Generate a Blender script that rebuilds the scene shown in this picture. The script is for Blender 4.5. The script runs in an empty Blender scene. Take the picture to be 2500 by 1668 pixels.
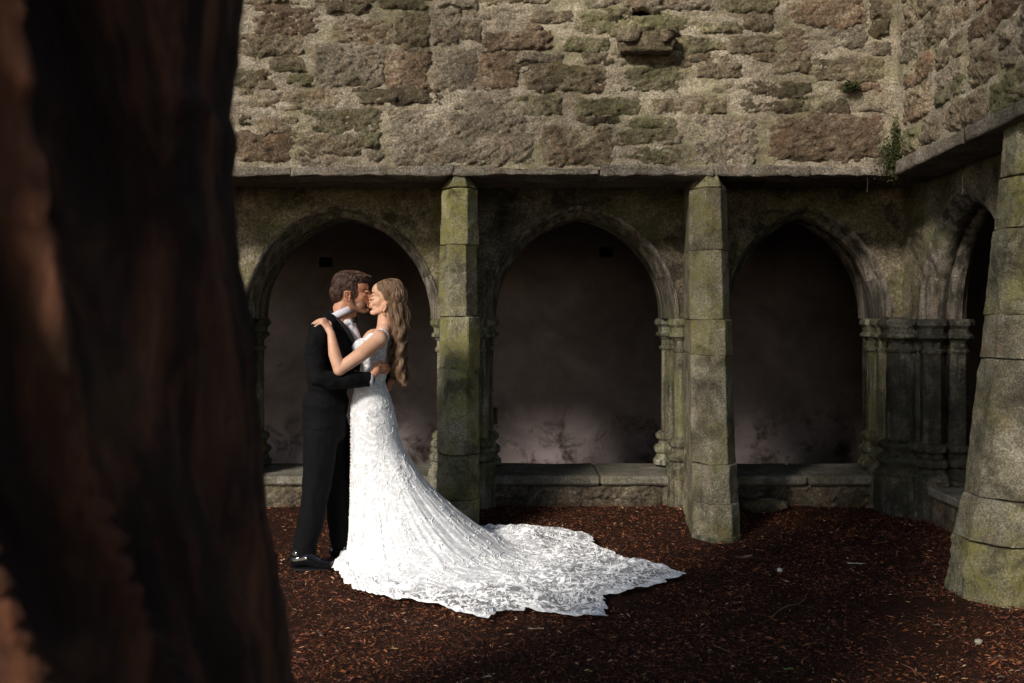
import bpy, bmesh, math, random
import numpy as np
from mathutils import Vector
R = math.radians
random.seed(7); rng = np.random.default_rng(7)
scene = bpy.context.scene
COL = scene.collection
# ------------------------------------------------------------------ camera
F = 2431.0                      # focal length in pixels of the 2500 px wide photograph (35 mm lens)
CAMZ = 1.55; HY = 760.0
cam = bpy.data.cameras.new("camera"); camo = bpy.data.objects.new("camera", cam); COL.objects.link(camo)
camo.location = (0, 0, CAMZ); camo.rotation_euler = (R(90), 0, 0)
cam.lens = 35; cam.sensor_width = 36; cam.shift_y = -(834 - HY) / 2500.0; cam.clip_end = 500; cam.clip_start = .05
cam.dof.use_dof = True; cam.dof.focus_distance = 6.2; cam.dof.aperture_fstop = 2.8
scene.camera = camo
# ------------------------------------------------------------------ light
SUN_EL, SUN_AZ = R(28), R(35)          # sun behind the camera, to the left
world = bpy.data.worlds.new("World"); scene.world = world; world.use_nodes = True
wn = world.node_tree; wn.nodes.clear()
sky = wn.nodes.new("ShaderNodeTexSky"); sky.sky_type = 'NISHITA'; sky.sun_disc = False
sky.sun_elevation = SUN_EL; sky.sun_rotation = R(180) + SUN_AZ
bg = wn.nodes.new("ShaderNodeBackground"); bg.inputs[1].default_value = .10
wo = wn.nodes.new("ShaderNodeOutputWorld")
wn.links.new(sky.outputs[0], bg.inputs[0]); wn.links.new(bg.outputs[0], wo.inputs[0])
sl = bpy.data.lights.new("sun", 'SUN'); sl.energy = 4.5; sl.angle = R(9.0); sl.color = (1, .93, .84)
so = bpy.data.objects.new("sun", sl); COL.objects.link(so)
TOSUN = Vector((-math.sin(SUN_AZ) * math.cos(SUN_EL), -math.cos(SUN_AZ) * math.cos(SUN_EL), math.sin(SUN_EL)))
so.rotation_euler = TOSUN.to_track_quat('Z', 'Y').to_euler(); so.location = TOSUN * 20
scene.view_settings.view_transform = 'Standard'; scene.view_settings.look = 'None'
scene.view_settings.exposure = 0.35; scene.view_settings.gamma = 1
# ------------------------------------------------------------------ helpers
def P(px, py, D):               # real point at depth D that is seen at photograph pixel (px, py)
    return ((px - 1250) * D / F, D, CAMZ - (py - HY) * D / F)
def _h(ix, iy, iz, seed):
    h = (ix.astype(np.int64) * 374761393 + iy.astype(np.int64) * 668265263 + iz.astype(np.int64) * 2147483647 + seed * 974634777) & 0xffffffff
    h = ((h ^ (h >> 13)) * 1274126177) & 0xffffffff
    h = ((h ^ (h >> 16)) * 2246822519) & 0xffffffff
    return ((h ^ (h >> 15)) & 0xffff) / 32767.5 - 1.0
def noise(x, y, z=0.0, seed=0):
    x, y, z = np.broadcast_arrays(np.asarray(x, float), np.asarray(y, float), np.asarray(z, float))
    ix, iy, iz = np.floor(x), np.floor(y), np.floor(z)
    fx, fy, fz = x - ix, y - iy, z - iz
    fx, fy, fz = [f * f * f * (f * (f * 6 - 15) + 10) for f in (fx, fy, fz)]
    r = 0
    for a in (0, 1):
        for b in (0, 1):
            for c in (0, 1):
                w = (fx if a else 1 - fx) * (fy if b else 1 - fy) * (fz if c else 1 - fz)
                r = r + w * _h(ix + a, iy + b, iz + c, seed)
    return r
def fbm(x, y, z=0.0, o=4, seed=0, g=.5):
    r = 0; a = 1; t = 0
    x, y, z = np.asarray(x, float), np.asarray(y, float), np.asarray(z, float)
    for i in range(o):
        r = r + a * noise(x, y, z, seed + i * 17); t += a; a *= g; x, y, z = x * 2.03, y * 2.03, z * 2.03
    return r / t
def link(o, parent=None, label=None, cat=None, group=None, kind=None):
    COL.objects.link(o)
    if parent is not None:
        o.parent = parent
    if label: o['label'] = label
    if cat: o['category'] = cat
    if group: o['group'] = group
    if kind: o['kind'] = kind
    return o
def thing(name, label, cat, loc=(0, 0, 0), group=None):
    o = bpy.data.objects.new(name, None); o.empty_display_size = .1; o.location = loc
    return link(o, None, label, cat, group)
def mesh(name, V, Fc, mat, parent=None, smooth=True, **k):
    me = bpy.data.meshes.new(name)
    V = np.asarray(V, dtype=np.float32).reshape(-1, 3)
    if isinstance(Fc, np.ndarray):
        n, q = Fc.shape
        me.vertices.add(len(V)); me.vertices.foreach_set('co', V.ravel())
        me.loops.add(n * q); me.loops.foreach_set('vertex_index', Fc.astype(np.int32).ravel())
        me.polygons.add(n); me.polygons.foreach_set('loop_start', np.arange(0, n * q, q, dtype=np.int32))
        me.update(calc_edges=True)
    else:
        me.from_pydata([tuple(map(float, v)) for v in V], [], [tuple(map(int, f)) for f in Fc]); me.update()
    me.polygons.foreach_set('use_smooth', np.full(len(me.polygons), smooth)); me.update()
    if mat: me.materials.append(mat)
    return link(bpy.data.objects.new(name, me), parent, **k)
def gridfaces(nu, nv, wrapu=False, wrapv=False, off=0):
    iu = np.arange(nu if wrapu else nu - 1); iv = np.arange(nv if wrapv else nv - 1)
    a, b = np.meshgrid(iu, iv, indexing='ij'); a2 = (a + 1) % nu; b2 = (b + 1) % nv
    return np.stack([a * nv + b, a2 * nv + b, a2 * nv + b2, a * nv + b2], -1).reshape(-1, 4) + off
def attr(o, name, vals):
    at = o.data.attributes.new(name, 'FLOAT', 'POINT'); at.data.foreach_set('value', np.asarray(vals, dtype=np.float32).ravel())
class MB:
    def __init__(s): s.V = []; s.F = []; s.n = 0
    def add(s, V, Fc):
        V = np.asarray(V, float).reshape(-1, 3); s.V.append(V); s.F += [tuple(int(i) + s.n for i in f) for f in Fc]; s.n += len(V)
    def prism(s, poly, z0, z1, poly1=None):          # poly: list of (x, y)
        n = len(poly); q = poly1 or poly
        V = [(x, y, z0) for x, y in poly] + [(x, y, z1) for x, y in q]
        s.add(V, [(i, (i + 1) % n, n + (i + 1) % n, n + i) for i in range(n)] + [tuple(range(n))[::-1], tuple(range(n, 2 * n))])
    def box(s, x0, x1, y0, y1, z0, z1): s.prism([(x0, y0), (x1, y0), (x1, y1), (x0, y1)], z0, z1)
    def lathe(s, prof, c, n=8, ph=math.pi / 8, sq=(1, 1)):
        V = []
        for r, z in prof:
            for i in range(n):
                a = ph + 2 * math.pi * i / n; V.append((c[0] + r * sq[0] * math.cos(a), c[1] + r * sq[1] * math.sin(a), c[2] + z))
        m = len(prof)
        Fc = [(j * n + i, j * n + (i + 1) % n, (j + 1) * n + (i + 1) % n, (j + 1) * n + i) for j in range(m - 1) for i in range(n)]
        s.add(V, Fc + [tuple(range(n))[::-1], tuple(range((m - 1) * n, m * n))])
    def tube(s, pts, rad, n=6, flat=1.0):
        pts = [Vector(p) for p in pts]; m = len(pts); V = []
        up = Vector((.13, .2, 1)).normalized()
        for i, p in enumerate(pts):
            t = (pts[min(i + 1, m - 1)] - pts[max(i - 1, 0)]).normalized()
            a = t.cross(up)
            if a.length < 1e-3: a = t.cross(Vector((1, 0, 0)))
            a.normalize(); b = t.cross(a).normalized(); r = rad[i] if hasattr(rad, '__len__') else rad
            for k in range(n):
                g = 2 * math.pi * k / n; V.append(p + a * (r * math.cos(g)) + b * (r * flat * math.sin(g)))
        Fc = [(j * n + i, j * n + (i + 1) % n, (j + 1) * n + (i + 1) % n, (j + 1) * n + i) for j in range(m - 1) for i in range(n)]
        s.add([tuple(v) for v in V], Fc + [tuple(range(n))[::-1], tuple(range((m - 1) * n, m * n))])
    def build(s, name, mat, parent=None, smooth=False, bevel=0, rough=0, sub=0, seed=0, **k):
        o = mesh(name, np.concatenate(s.V), s.F, mat, parent, smooth, **k)
        if bevel or sub or rough:
            bm = bmesh.new(); bm.from_mesh(o.data)
            if bevel: bmesh.ops.bevel(bm, geom=bm.edges[:] , offset=bevel, segments=1, affect='EDGES', clamp_overlap=True)
            if sub:
                for _ in range(12):
                    es = [e for e in bm.edges if e.calc_length() > sub]
                    if not es: break
                    bmesh.ops.subdivide_edges(bm, edges=es, cuts=1, use_grid_fill=True)
                bmesh.ops.triangulate(bm, faces=[f for f in bm.faces if len(f.verts) > 4])
            bm.normal_update()
            if rough:
                co = np.array([v.co[:] for v in bm.verts]); no = np.array([v.normal[:] for v in bm.verts])
                d = fbm(co[:, 0] * 14, co[:, 1] * 14, co[:, 2] * 14, 4, seed, .6) * rough + fbm(co[:, 0] * 3, co[:, 1] * 3, co[:, 2] * 3, 2, seed + 5) * rough * 1.2
                co += no * d[:, None]
                for v, c in zip(bm.verts, co): v.co = c
            bm.to_mesh(o.data); bm.free()
            if smooth: o.data.polygons.foreach_set('use_smooth', np.full(len(o.data.polygons), True))
        return o
# ------------------------------------------------------------------ materials
class NT:
    def __init__(s, name):
        s.m = bpy.data.materials.new(name); s.m.use_nodes = True; s.t = s.m.node_tree; s.t.nodes.clear()
        s.out = s.n('OutputMaterial'); s.b = s.n('BsdfPrincipled'); s.l(s.b.outputs[0], s.out.inputs[0])
        s.pos = s.n('NewGeometry').outputs['Position']
    def n(s, ty, **k):
        nd = s.t.nodes.new('ShaderNode' + ty)
        for a, v in k.items(): setattr(nd, a, v)
        return nd
    def l(s, a, b): s.t.links.new(a, b)
    def map(s, sc=(1, 1, 1), rot=(0, 0, 0), src=None):
        m = s.n('Mapping'); m.inputs['Scale'].default_value = sc; m.inputs['Rotation'].default_value = rot; s.l(src or s.pos, m.inputs[0]); return m.outputs[0]
    def noise(s, scale, detail=6, rough=.55, dist=0, src=None):
        t = s.n('TexNoise'); t.inputs['Scale'].default_value = scale; t.inputs['Detail'].default_value = detail
        t.inputs['Roughness'].default_value = rough; t.inputs['Distortion'].default_value = dist; s.l(src or s.pos, t.inputs['Vector']); return t.outputs['Fac']
    def vor(s, scale, feat='F1', src=None, out='Distance'):
        t = s.n('TexVoronoi'); t.feature = feat; t.inputs['Scale'].default_value = scale; s.l(src or s.pos, t.inputs['Vector']); return t.outputs[out]
    def ramp(s, fac, stops, interp='LINEAR'):
        r = s.n('ValToRGB'); r.color_ramp.interpolation = interp; el = r.color_ramp.elements
        while len(el) < len(stops): el.new(.5)
        for e, (p, c) in zip(el, stops):
            e.position = p; e.color = (*c, 1) if hasattr(c, '__len__') else (c, c, c, 1)
        s.l(fac, r.inputs[0]); return r.outputs[0]
    def mix(s, fac, a, b, mode='MIX'):
        m = s.n('Mix', data_type='RGBA', blend_type=mode)
        for v, i in ((fac, 0), (a, 6), (b, 7)):
            if hasattr(v, 'links'): s.l(v, m.inputs[i])
            else: m.inputs[i].default_value = v if i == 0 else (*v, 1)
        return m.outputs[2]
    def math(s, op, a, b=0.0, clamp=False):
        m = s.n('Math', operation=op); m.use_clamp = clamp
        for i, v in enumerate((a, b)):
            if hasattr(v, 'links'): s.l(v, m.inputs[i])
            else: m.inputs[i].default_value = v
        return m.outputs[0]
    def attr(s, name): a = s.n('Attribute'); a.attribute_name = name; return a.outputs['Fac']
    def color(s, c):
        if hasattr(c, 'links'): s.l(c, s.b.inputs['Base Color'])
        else: s.b.inputs['Base Color'].default_value = (*c, 1)
    def set(s, **k):
        for a, v in k.items():
            i = s.b.inputs[a.replace('_', ' ')]
            if hasattr(v, 'links'): s.l(v, i)
            else: i.default_value = v
    def bump(s, h, strength=.5, dist=.01):
        b = s.n('Bump'); b.inputs['Strength'].default_value = strength; b.inputs['Distance'].default_value = dist
        s.l(h, b.inputs['Height']); s.l(b.outputs[0], s.b.inputs['Normal'])
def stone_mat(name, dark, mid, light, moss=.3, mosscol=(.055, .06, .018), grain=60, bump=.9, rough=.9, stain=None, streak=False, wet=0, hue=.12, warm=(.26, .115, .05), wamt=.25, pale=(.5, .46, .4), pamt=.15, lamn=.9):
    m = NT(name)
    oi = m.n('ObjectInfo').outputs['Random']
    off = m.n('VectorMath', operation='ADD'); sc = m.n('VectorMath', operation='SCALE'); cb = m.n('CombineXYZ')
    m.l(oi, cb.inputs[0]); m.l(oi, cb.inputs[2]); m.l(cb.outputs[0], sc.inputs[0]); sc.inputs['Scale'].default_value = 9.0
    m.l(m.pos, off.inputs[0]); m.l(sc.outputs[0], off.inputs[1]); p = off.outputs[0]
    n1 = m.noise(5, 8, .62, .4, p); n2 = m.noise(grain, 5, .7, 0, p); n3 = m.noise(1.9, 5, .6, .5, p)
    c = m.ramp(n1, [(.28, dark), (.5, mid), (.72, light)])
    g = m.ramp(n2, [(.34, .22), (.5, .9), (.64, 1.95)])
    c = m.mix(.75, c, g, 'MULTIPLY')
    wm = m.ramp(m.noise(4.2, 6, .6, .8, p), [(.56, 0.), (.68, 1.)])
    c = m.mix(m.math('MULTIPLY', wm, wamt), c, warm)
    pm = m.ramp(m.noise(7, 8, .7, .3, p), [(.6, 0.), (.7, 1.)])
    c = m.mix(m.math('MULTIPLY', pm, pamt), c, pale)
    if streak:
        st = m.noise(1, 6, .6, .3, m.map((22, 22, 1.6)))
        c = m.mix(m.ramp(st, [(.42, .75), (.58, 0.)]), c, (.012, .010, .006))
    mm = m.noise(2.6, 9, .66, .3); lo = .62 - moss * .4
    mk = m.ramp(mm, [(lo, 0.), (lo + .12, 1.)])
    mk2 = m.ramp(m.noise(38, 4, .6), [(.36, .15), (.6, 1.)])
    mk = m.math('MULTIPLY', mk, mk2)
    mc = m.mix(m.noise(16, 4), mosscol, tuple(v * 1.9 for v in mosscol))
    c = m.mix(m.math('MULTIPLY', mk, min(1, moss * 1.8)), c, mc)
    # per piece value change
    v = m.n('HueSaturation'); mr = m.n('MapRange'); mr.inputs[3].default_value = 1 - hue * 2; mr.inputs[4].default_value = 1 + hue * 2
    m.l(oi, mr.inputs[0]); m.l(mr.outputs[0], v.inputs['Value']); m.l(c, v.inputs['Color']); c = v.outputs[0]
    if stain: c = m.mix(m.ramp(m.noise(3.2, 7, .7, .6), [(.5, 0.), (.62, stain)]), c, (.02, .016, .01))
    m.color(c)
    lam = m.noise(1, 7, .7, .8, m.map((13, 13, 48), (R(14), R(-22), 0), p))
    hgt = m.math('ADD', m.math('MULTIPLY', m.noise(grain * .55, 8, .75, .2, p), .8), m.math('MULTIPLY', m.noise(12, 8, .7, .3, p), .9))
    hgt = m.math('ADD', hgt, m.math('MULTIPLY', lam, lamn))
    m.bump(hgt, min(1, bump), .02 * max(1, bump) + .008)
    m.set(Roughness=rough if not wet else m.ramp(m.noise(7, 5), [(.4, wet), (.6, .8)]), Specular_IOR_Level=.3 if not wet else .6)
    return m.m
M = {}
M['mortar'] = stone_mat('mortar', (.12, .10, .068), (.24, .203, .145), (.38, .33, .25), moss=.36, mosscol=(.10, .096, .036), grain=80, bump=.55, hue=0, lamn=.4, wamt=.15, pamt=.35, pale=(.42, .37, .3))
M['brown'] = stone_mat('stone_brown', (.07, .053, .03), (.19, .15, .095), (.35, .285, .19), moss=.25, mosscol=(.07, .07, .026), bump=1)
M['grey'] = stone_mat('stone_grey', (.09, .075, .052), (.21, .173, .122), (.37, .31, .235), moss=.18, wamt=.2, pamt=.3, bump=1)
M['green'] = stone_mat('stone_green', (.05, .042, .022), (.16, .138, .078), (.31, .265, .165), moss=.42, mosscol=(.068, .068, .026), bump=1)
M['rust'] = stone_mat('stone_rust', (.065, .045, .026), (.18, .125, .078), (.33, .255, .175), moss=.15, wamt=.38, bump=1)
M['dark'] = stone_mat('stone_dark', (.035, .027, .016), (.125, .098, .06), (.27, .215, .14), moss=.35, mosscol=(.06, .062, .022), bump=1)
M['course'] = stone_mat('string_course', (.1, .085, .06), (.21, .18, .14), (.33, .29, .24), moss=.3, grain=75)
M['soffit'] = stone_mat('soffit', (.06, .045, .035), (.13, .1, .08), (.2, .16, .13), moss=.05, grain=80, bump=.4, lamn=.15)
M['butt'] = stone_mat('granite_blocks', (.08, .074, .042), (.21, .19, .12), (.36, .335, .235), moss=.42, mosscol=(.14, .13, .026), grain=95, bump=.7, pamt=.25, wamt=.15, stain=.7, warm=(.3, .18, .04), lamn=.1)
M['butt2'] = stone_mat('granite_blocks_warm', (.085, .076, .05), (.22, .196, .135), (.37, .335, .25), moss=.36, mosscol=(.14, .128, .03), grain=95, bump=.7, pamt=.25, wamt=.3, stain=.6, warm=(.27, .15, .07), lamn=.1)
M['spandrel'] = stone_mat('spandrel', (.055, .046, .028), (.19, .16, .11), (.36, .305, .225), moss=.45, mosscol=(.08, .08, .025), grain=55, stain=.8, pamt=.4)
M['arch'] = stone_mat('arch_stone', (.06, .053, .04), (.18, .155, .125), (.3, .265, .22), moss=.3, grain=100, bump=.35, streak=True, lamn=.15)
M['column'] = stone_mat('column_stone', (.065, .062, .038), (.18, .17, .12), (.33, .31, .235), moss=.4, mosscol=(.09, .092, .03), grain=90, bump=.5, streak=True, lamn=.15)
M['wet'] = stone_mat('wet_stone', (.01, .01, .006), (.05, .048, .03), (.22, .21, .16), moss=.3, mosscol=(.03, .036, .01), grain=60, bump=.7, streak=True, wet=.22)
M['sill'] = stone_mat('sill_stone', (.075, .068, .05), (.165, .15, .12), (.28, .26, .22), moss=.3, grain=90, bump=.45, lamn=.15)
M['plinth'] = stone_mat('plinth_stone', (.045, .035, .024), (.13, .1, .07), (.26, .21, .155), moss=.3, grain=40, stain=.7)
def plaster():
    m = NT('plaster')
    n1 = m.noise(1.3, 8, .62, .4); c = m.ramp(n1, [(.3, (.11, .087, .083)), (.55, (.205, .168, .163)), (.75, (.30, .252, .248))])
    z = m.n('SeparateXYZ'); m.l(m.pos, z.inputs[0])
    low = m.ramp(z.outputs[2], [(.0, 1.), (.3, .8), (.55, .18), (1., .05)])
    mold = m.ramp(m.noise(3.2, 9, .72, .5), [(.5, 0.), (.62, 1.)])
    c = m.mix(m.math('MULTIPLY', mold, low), c, (.035, .026, .02))
    sp = m.ramp(m.noise(7, 6, .7, 1.), [(.66, 0.), (.72, .6)]); c = m.mix(sp, c, (.08, .06, .05))
    m.color(c); m.bump(m.noise(18, 8, .65), .5, .012); m.set(Roughness=.92, Specular_IOR_Level=.15); return m.m
M['plaster'] = plaster()
# ------------------------------------------------------------------ ground
def mat_earth():
    m = NT('earth'); c = m.ramp(m.noise(9, 9, .7), [(.3, (.012, .006, .004)), (.55, (.035, .014, .008)), (.75, (.07, .03, .016))])
    m.color(c); m.bump(m.noise(60, 6, .7), .8, .02); m.set(Roughness=.95, Specular_IOR_Level=.1); return m.m
M['earth'] = mat_earth()
def gz(x, y):
    return fbm(np.asarray(x) * 1.1, np.asarray(y) * 1.1, 0, 3, 3) * .018 + fbm(np.asarray(x) * 7, np.asarray(y) * 7, 0, 3, 9) * .006
xs = np.linspace(-4.5, 3.6, 240); ys = np.linspace(.5, 8.2, 230)
X, Y = np.meshgrid(xs, ys, indexing='ij')
Z = gz(X, Y) - .004
# needle litter banked a little against the walls
Z += .03 * np.exp(-((Y - 7.7) / .35) ** 2)
ground = mesh('ground', np.stack([X, Y, Z], -1), gridfaces(240, 230), M['earth'], kind='structure', label='dark red brown earth covered with bark litter')
far = MB(); far.add([(-60, -60, -.16), (60, -60, -.16), (60, 60, -.16), (-60, 60, -.16)], [(0, 1, 2, 3)])
far.build('terrain', M['earth'], kind='structure', label='bare dark earth round the cloister')
def mat_chip():
    m = NT('bark_litter'); a = m.attr('rnd')
    c = m.ramp(a, [(0., (.02, .008, .005)), (.4, (.09, .026, .012)), (.68, (.21, .056, .021)), (.86, (.29, .085, .03)), (.95, (.42, .19, .075)), (1., (.6, .45, .26))])
    m.color(c); m.set(Roughness=.6, Specular_IOR_Level=.4); return m.m
M['chip'] = mat_chip()
def chips(n, x0, x1, y0, y1, lmin, lmax, name, label, seed, bias=1.0):
    r = np.random.default_rng(seed)
    y = y0 + (y1 - y0) * r.random(n) ** 1.25; x = x0 + (x1 - x0) * r.random(n)
    kp = (fbm(x * 1.7, y * 1.7, 0, 3, 41) + r.normal(0, .22, n)) > -.36; x, y = x[kp], y[kp]; n = len(x)
    L = lmin + (lmax - lmin) * r.random(n) ** 3; W = L * (.07 + .22 * r.random(n) ** 2); W = np.clip(W, .0014, .014)
    a = r.random(n) * 2 * np.pi; tilt = r.normal(0, .3, n); roll = r.normal(0, .55, n)
    t = np.stack([np.cos(a) * np.cos(tilt), np.sin(a) * np.cos(tilt), np.sin(tilt)], -1)
    s = np.stack([-np.sin(a), np.cos(a), np.zeros(n)], -1); u = np.cross(t, s)
    s = s * np.cos(roll)[:, None] + u * np.sin(roll)[:, None]; u = np.cross(t, s)
    z = gz(x, y) + .03 * np.exp(-((y - 7.7) / .35) ** 2) + .004 + .010 * r.random(n)
    c = np.stack([x, y, z], -1)
    V = np.stack([c - t * L[:, None] / 2, c + s * W[:, None] / 2 + u * (W * .3)[:, None], c + t * L[:, None] / 2, c - s * W[:, None] / 2 + u * (W * .5)[:, None]], 1)
    Fc = np.arange(n * 4).reshape(n, 4)
    o = mesh(name, V, Fc, M['chip'], None, False, kind='stuff', label=label)
    attr(o, 'rnd', np.repeat(r.random(n) ** bias, 4)); return o
chips(210000, -1.9, 3.5, 3.7, 8.1, .006, .036, 'bark_litter', 'red brown bark chips and needles spread over the ground', 11, 1.1)
chips(60000, -4.5, -1.9, 3.7, 8.1, .008, .04, 'bark_litter', 'red brown bark chips and needles on the ground beyond the trunk', 13, 1.1)
chips(2200, -1.9, 3.5, 3.7, 8.0, .02, .065, 'bark_chips', 'larger chips and slivers of bark lying on the litter', 12, .8)
# ------------------------------------------------------------------ rubble walls
def stone_patch(O, U, V_, N, q, tone, parent, seed, H=.03, name='stone', cell=.0125, ang=-.5, rough=1.0, grow=.020):
    """q: four (u, v) corners, low left, low right, high right, high left."""
    q = np.array(q, float); cq = q.mean(0); q = cq + (q - cq) + np.sign(q - cq) * grow; w = np.linalg.norm(q[1] - q[0]); h = np.linalg.norm(q[3] - q[0])
    nu = max(8, int(w / cell)); nv = max(7, int(h / cell))
    a, b = np.meshgrid(np.linspace(-1, 1, nu), np.linspace(-1, 1, nv), indexing='ij')
    k = .32; a2 = a * np.sqrt(1 - k * b * b / 2 * abs(a)); b2 = b * np.sqrt(1 - k * a * a / 2 * abs(b))
    s, t = (a2 + 1) / 2, (b2 + 1) / 2
    uv = ((1 - s) * (1 - t))[..., None] * q[0] + (s * (1 - t))[..., None] * q[1] + (s * t)[..., None] * q[2] + ((1 - s) * t)[..., None] * q[3]
    e = np.maximum(abs(a), abs(b))
    jit = .045 * e ** 2
    u = uv[..., 0] + jit * fbm(uv[..., 0] * 9, uv[..., 1] * 9, seed * 3.1, 3); v = uv[..., 1] + jit * fbm(uv[..., 0] * 9, uv[..., 1] * 9, seed * 3.1 + 50, 3)
    ca, sa = math.cos(ang), math.sin(ang); ru, rv = u * ca - v * sa, u * sa + v * ca
    n1 = fbm(ru * 9, rv * 26, seed * 1.7, 5, 1, .62); n2 = fbm(u * 4, v * 4, seed * .9, 2, 4)
    n1 = 1.5 * np.abs(n1) + .7 * np.abs(fbm(ru * 16, rv * 40, seed * 2.3, 4, 11, .65)) - .42
    n3 = fbm(ru * 34, rv * 70, seed * 2.7, 3, 6, .6)
    n1 = n1 + .35 * np.abs(fbm(ru * 5, rv * 15, seed * 4.1, 3, 8)) - .1
    h = (H * .75 + .004) * (1 - e ** 3) - .016 * e ** 6 - .012 * e ** 16 + (.036 * n1 + .018 * n2 + .014 * n3) * rough * (1 - .25 * e ** 4)
    O, U, V_, N = map(np.array, (O, U, V_, N))
    Pn = O + u[..., None] * U + v[..., None] * V_ + h[..., None] * N
    return mesh(name, Pn, gridfaces(nu, nv), M[tone], parent)
def quad(x0, y0, x1, y1, j=.012):
    r = lambda: random.uniform(-j, j)
    return [(x0 + r(), y0 + r()), (x1 + r(), y0 + r()), (x1 + r(), y1 + r()), (x0 + r(), y1 + r())]
def mortar_grid(name, O, U, V_, N, u0, u1, v0, v1, parent, holes=(), cell=.022, amp=1.0, mat='mortar', seed=2, **k):
    nu, nv = int((u1 - u0) / cell), int((v1 - v0) / cell)
    u, v = np.meshgrid(np.linspace(u0, u1, nu), np.linspace(v0, v1, nv), indexing='ij')
    h = (.018 * fbm(u * 3, v * 5, 0, 3, seed) + .036 * (np.abs(fbm(u * 3.2 + v * 2, v * 12, 0, 6, seed + 1, .6)) - .2) + .008 * fbm(u * 30, v * 60, 0, 2, seed + 3)) * amp - .002
    O, U, V_, N = map(np.array, (O, U, V_, N))
    Pn = O + u[..., None] * U + v[..., None] * V_ + h[..., None] * N
    Fc = gridfaces(nu, nv)
    if holes:
        cu, cv = u.ravel()[Fc].mean(1), v.ravel()[Fc].mean(1); keep = np.ones(len(Fc), bool)
        for a, b, c, d in holes: keep &= ~((cu > a) & (cu < b) & (cv > c) & (cv < d))
        Fc = Fc[keep]
    return mesh(name, Pn, Fc, M[mat], parent, **k)
D1, D2, D3, DB = 7.02, 7.77, 8.39, 10.6      # upper wall face, arcade front, arcade back, rear wall of the walk
LZ = 2.50                                     # underside of the projecting upper wall
S1 = F / D1
def w1(px, py): return ((px - 1250) / S1, CAMZ - (py - HY) / S1)
wall = thing('rubble_wall', 'tall rough rubble wall of brown and mossy stones above the three facing arches', 'wall')
A = .3406
traced = []      # (x0, y0, x1, y1 in photograph px, tone)
def c1(*r, t='brown', H=.02): traced.append((560 + r[0] * A, r[1] * A, 560 + r[2] * A, r[3] * A, t, H))
def c2(*r, t='brown', H=.02): traced.append((1200 + r[0] * A, r[1] * A, 1200 + r[2] * A, r[3] * A, t, H))
def c3(*r, t='brown', H=.02): traced.append((1900 + r[0] * .3188, r[1] * .3188, 1900 + r[2] * .3188, r[3] * .3188, t, H))
c1(175, 40, 670, 240, t='rust'); c1(710, 35, 1045, 95, t='dark'); c1(735, 135, 1155, 305, t='brown'); c1(1190, 85, 1440, 325, t='dark'); c1(1450, 70, 1640, 310, t='grey')
c1(1660, 60, 2100, 120, t='grey', H=.01); c1(1660, 150, 1800, 270, t='brown'); c1(1815, 235, 2330, 350, t='rust'); c1(50, 255, 545, 400, t='brown'); c1(270, 405, 555, 510, t='dark'); c1(600, 310, 1110, 625, t='grey', H=.035)
c1(1115, 370, 1440, 640, t='rust'); c1(1485, 360, 1775, 645, t='grey'); c1(1785, 370, 2060, 640, t='rust'); c1(10, 500, 340, 620, t='dark'); c1(400, 530, 610, 610, t='green')
c1(10, 640, 825, 795, t='brown'); c1(880, 640, 1545, 745, t='dark'); c1(1560, 650, 2060, 790, t='grey', H=.008); c1(60, 835, 180, 900, t='dark'); c1(190, 845, 495, 960, t='brown')
c1(515, 775, 1105, 965, t='green'); c1(40, 965, 430, 1175, t='rust'); c1(445, 990, 970, 1130, t='brown'); c1(885, 945, 1095, 1040, t='green'); c1(1125, 790, 2215, 1200, t='grey', H=.04)
c1(1000, 1085, 1085, 1160, t='grey'); c1(470, 1140, 750, 1185, t='grey', H=.01); c1(1090, -60, 1440, 48, t='dark'); c1(590, -70, 1050, 22, t='brown'); c1(60, -70, 540, 12, t='brown'); c1(1480, -60, 1800, 40, t='grey'); c1(1830, -50, 2300, 30, t='brown')
c1(1240, 345, 1440, 362, t='brown', H=.008)
c2(640, -70, 1640, 62, t='grey', H=.03); c2(260, 68, 595, 165, t='brown'); c2(255, 175, 370, 205, t='rust', H=.01); c2(610, 95, 880, 220, t='green', H=.01); c2(500, 280, 850, 365, t='green'); c2(790, 72, 1000, 140, t='dark')
c2(1320, 272, 1680, 358, t='green', H=.012); c2(1470, 165, 1800, 225, t='green', H=.01); c2(1700, 270, 2060, 372, t='brown'); c2(1820, 100, 2015, 210, t='brown'); c2(1690, -60, 2050, 88, t='green')
c2(640, 385, 960, 455, t='dark'); c2(240, 470, 870, 655, t='dark', H=.03); c2(920, 480, 1390, 662, t='green', H=.02); c2(1460, 450, 1830, 562, t='brown'); c2(1560, 590, 2250, 690, t='brown'); c2(990, 400, 1440, 455, t='brown', H=.008)
c2(170, 682, 520, 822, t='green'); c2(590, 692, 1085, 824, t='green', H=.03); c2(1115, 695, 1530, 800, t='brown'); c2(1560, 700, 1680, 812, t='brown', H=.012); c2(1740, 712, 2240, 802, t='dark', H=.014)
c2(590, 835, 900, 872, t='dark', H=.01); c2(880, 925, 1340, 1030, t='green'); c2(960, 850, 1320, 905, t='green', H=.008); c2(365, 905, 860, 1195, t='brown', H=.045); c2(860, 1060, 1360, 1192, t='green'); c2(1385, 838, 1915, 1172, t='grey', H=.012)
c2(1215, 975, 1345, 1027, t='grey', H=.012); c2(150, 385, 520, 440, t='grey', H=.008); c2(120, 460, 250, 520, t='brown', H=.01); c2(1320, 380, 1850, 430, t='brown', H=.008); c2(1840, 385, 2070, 440, t='brown', H=.012)
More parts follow.
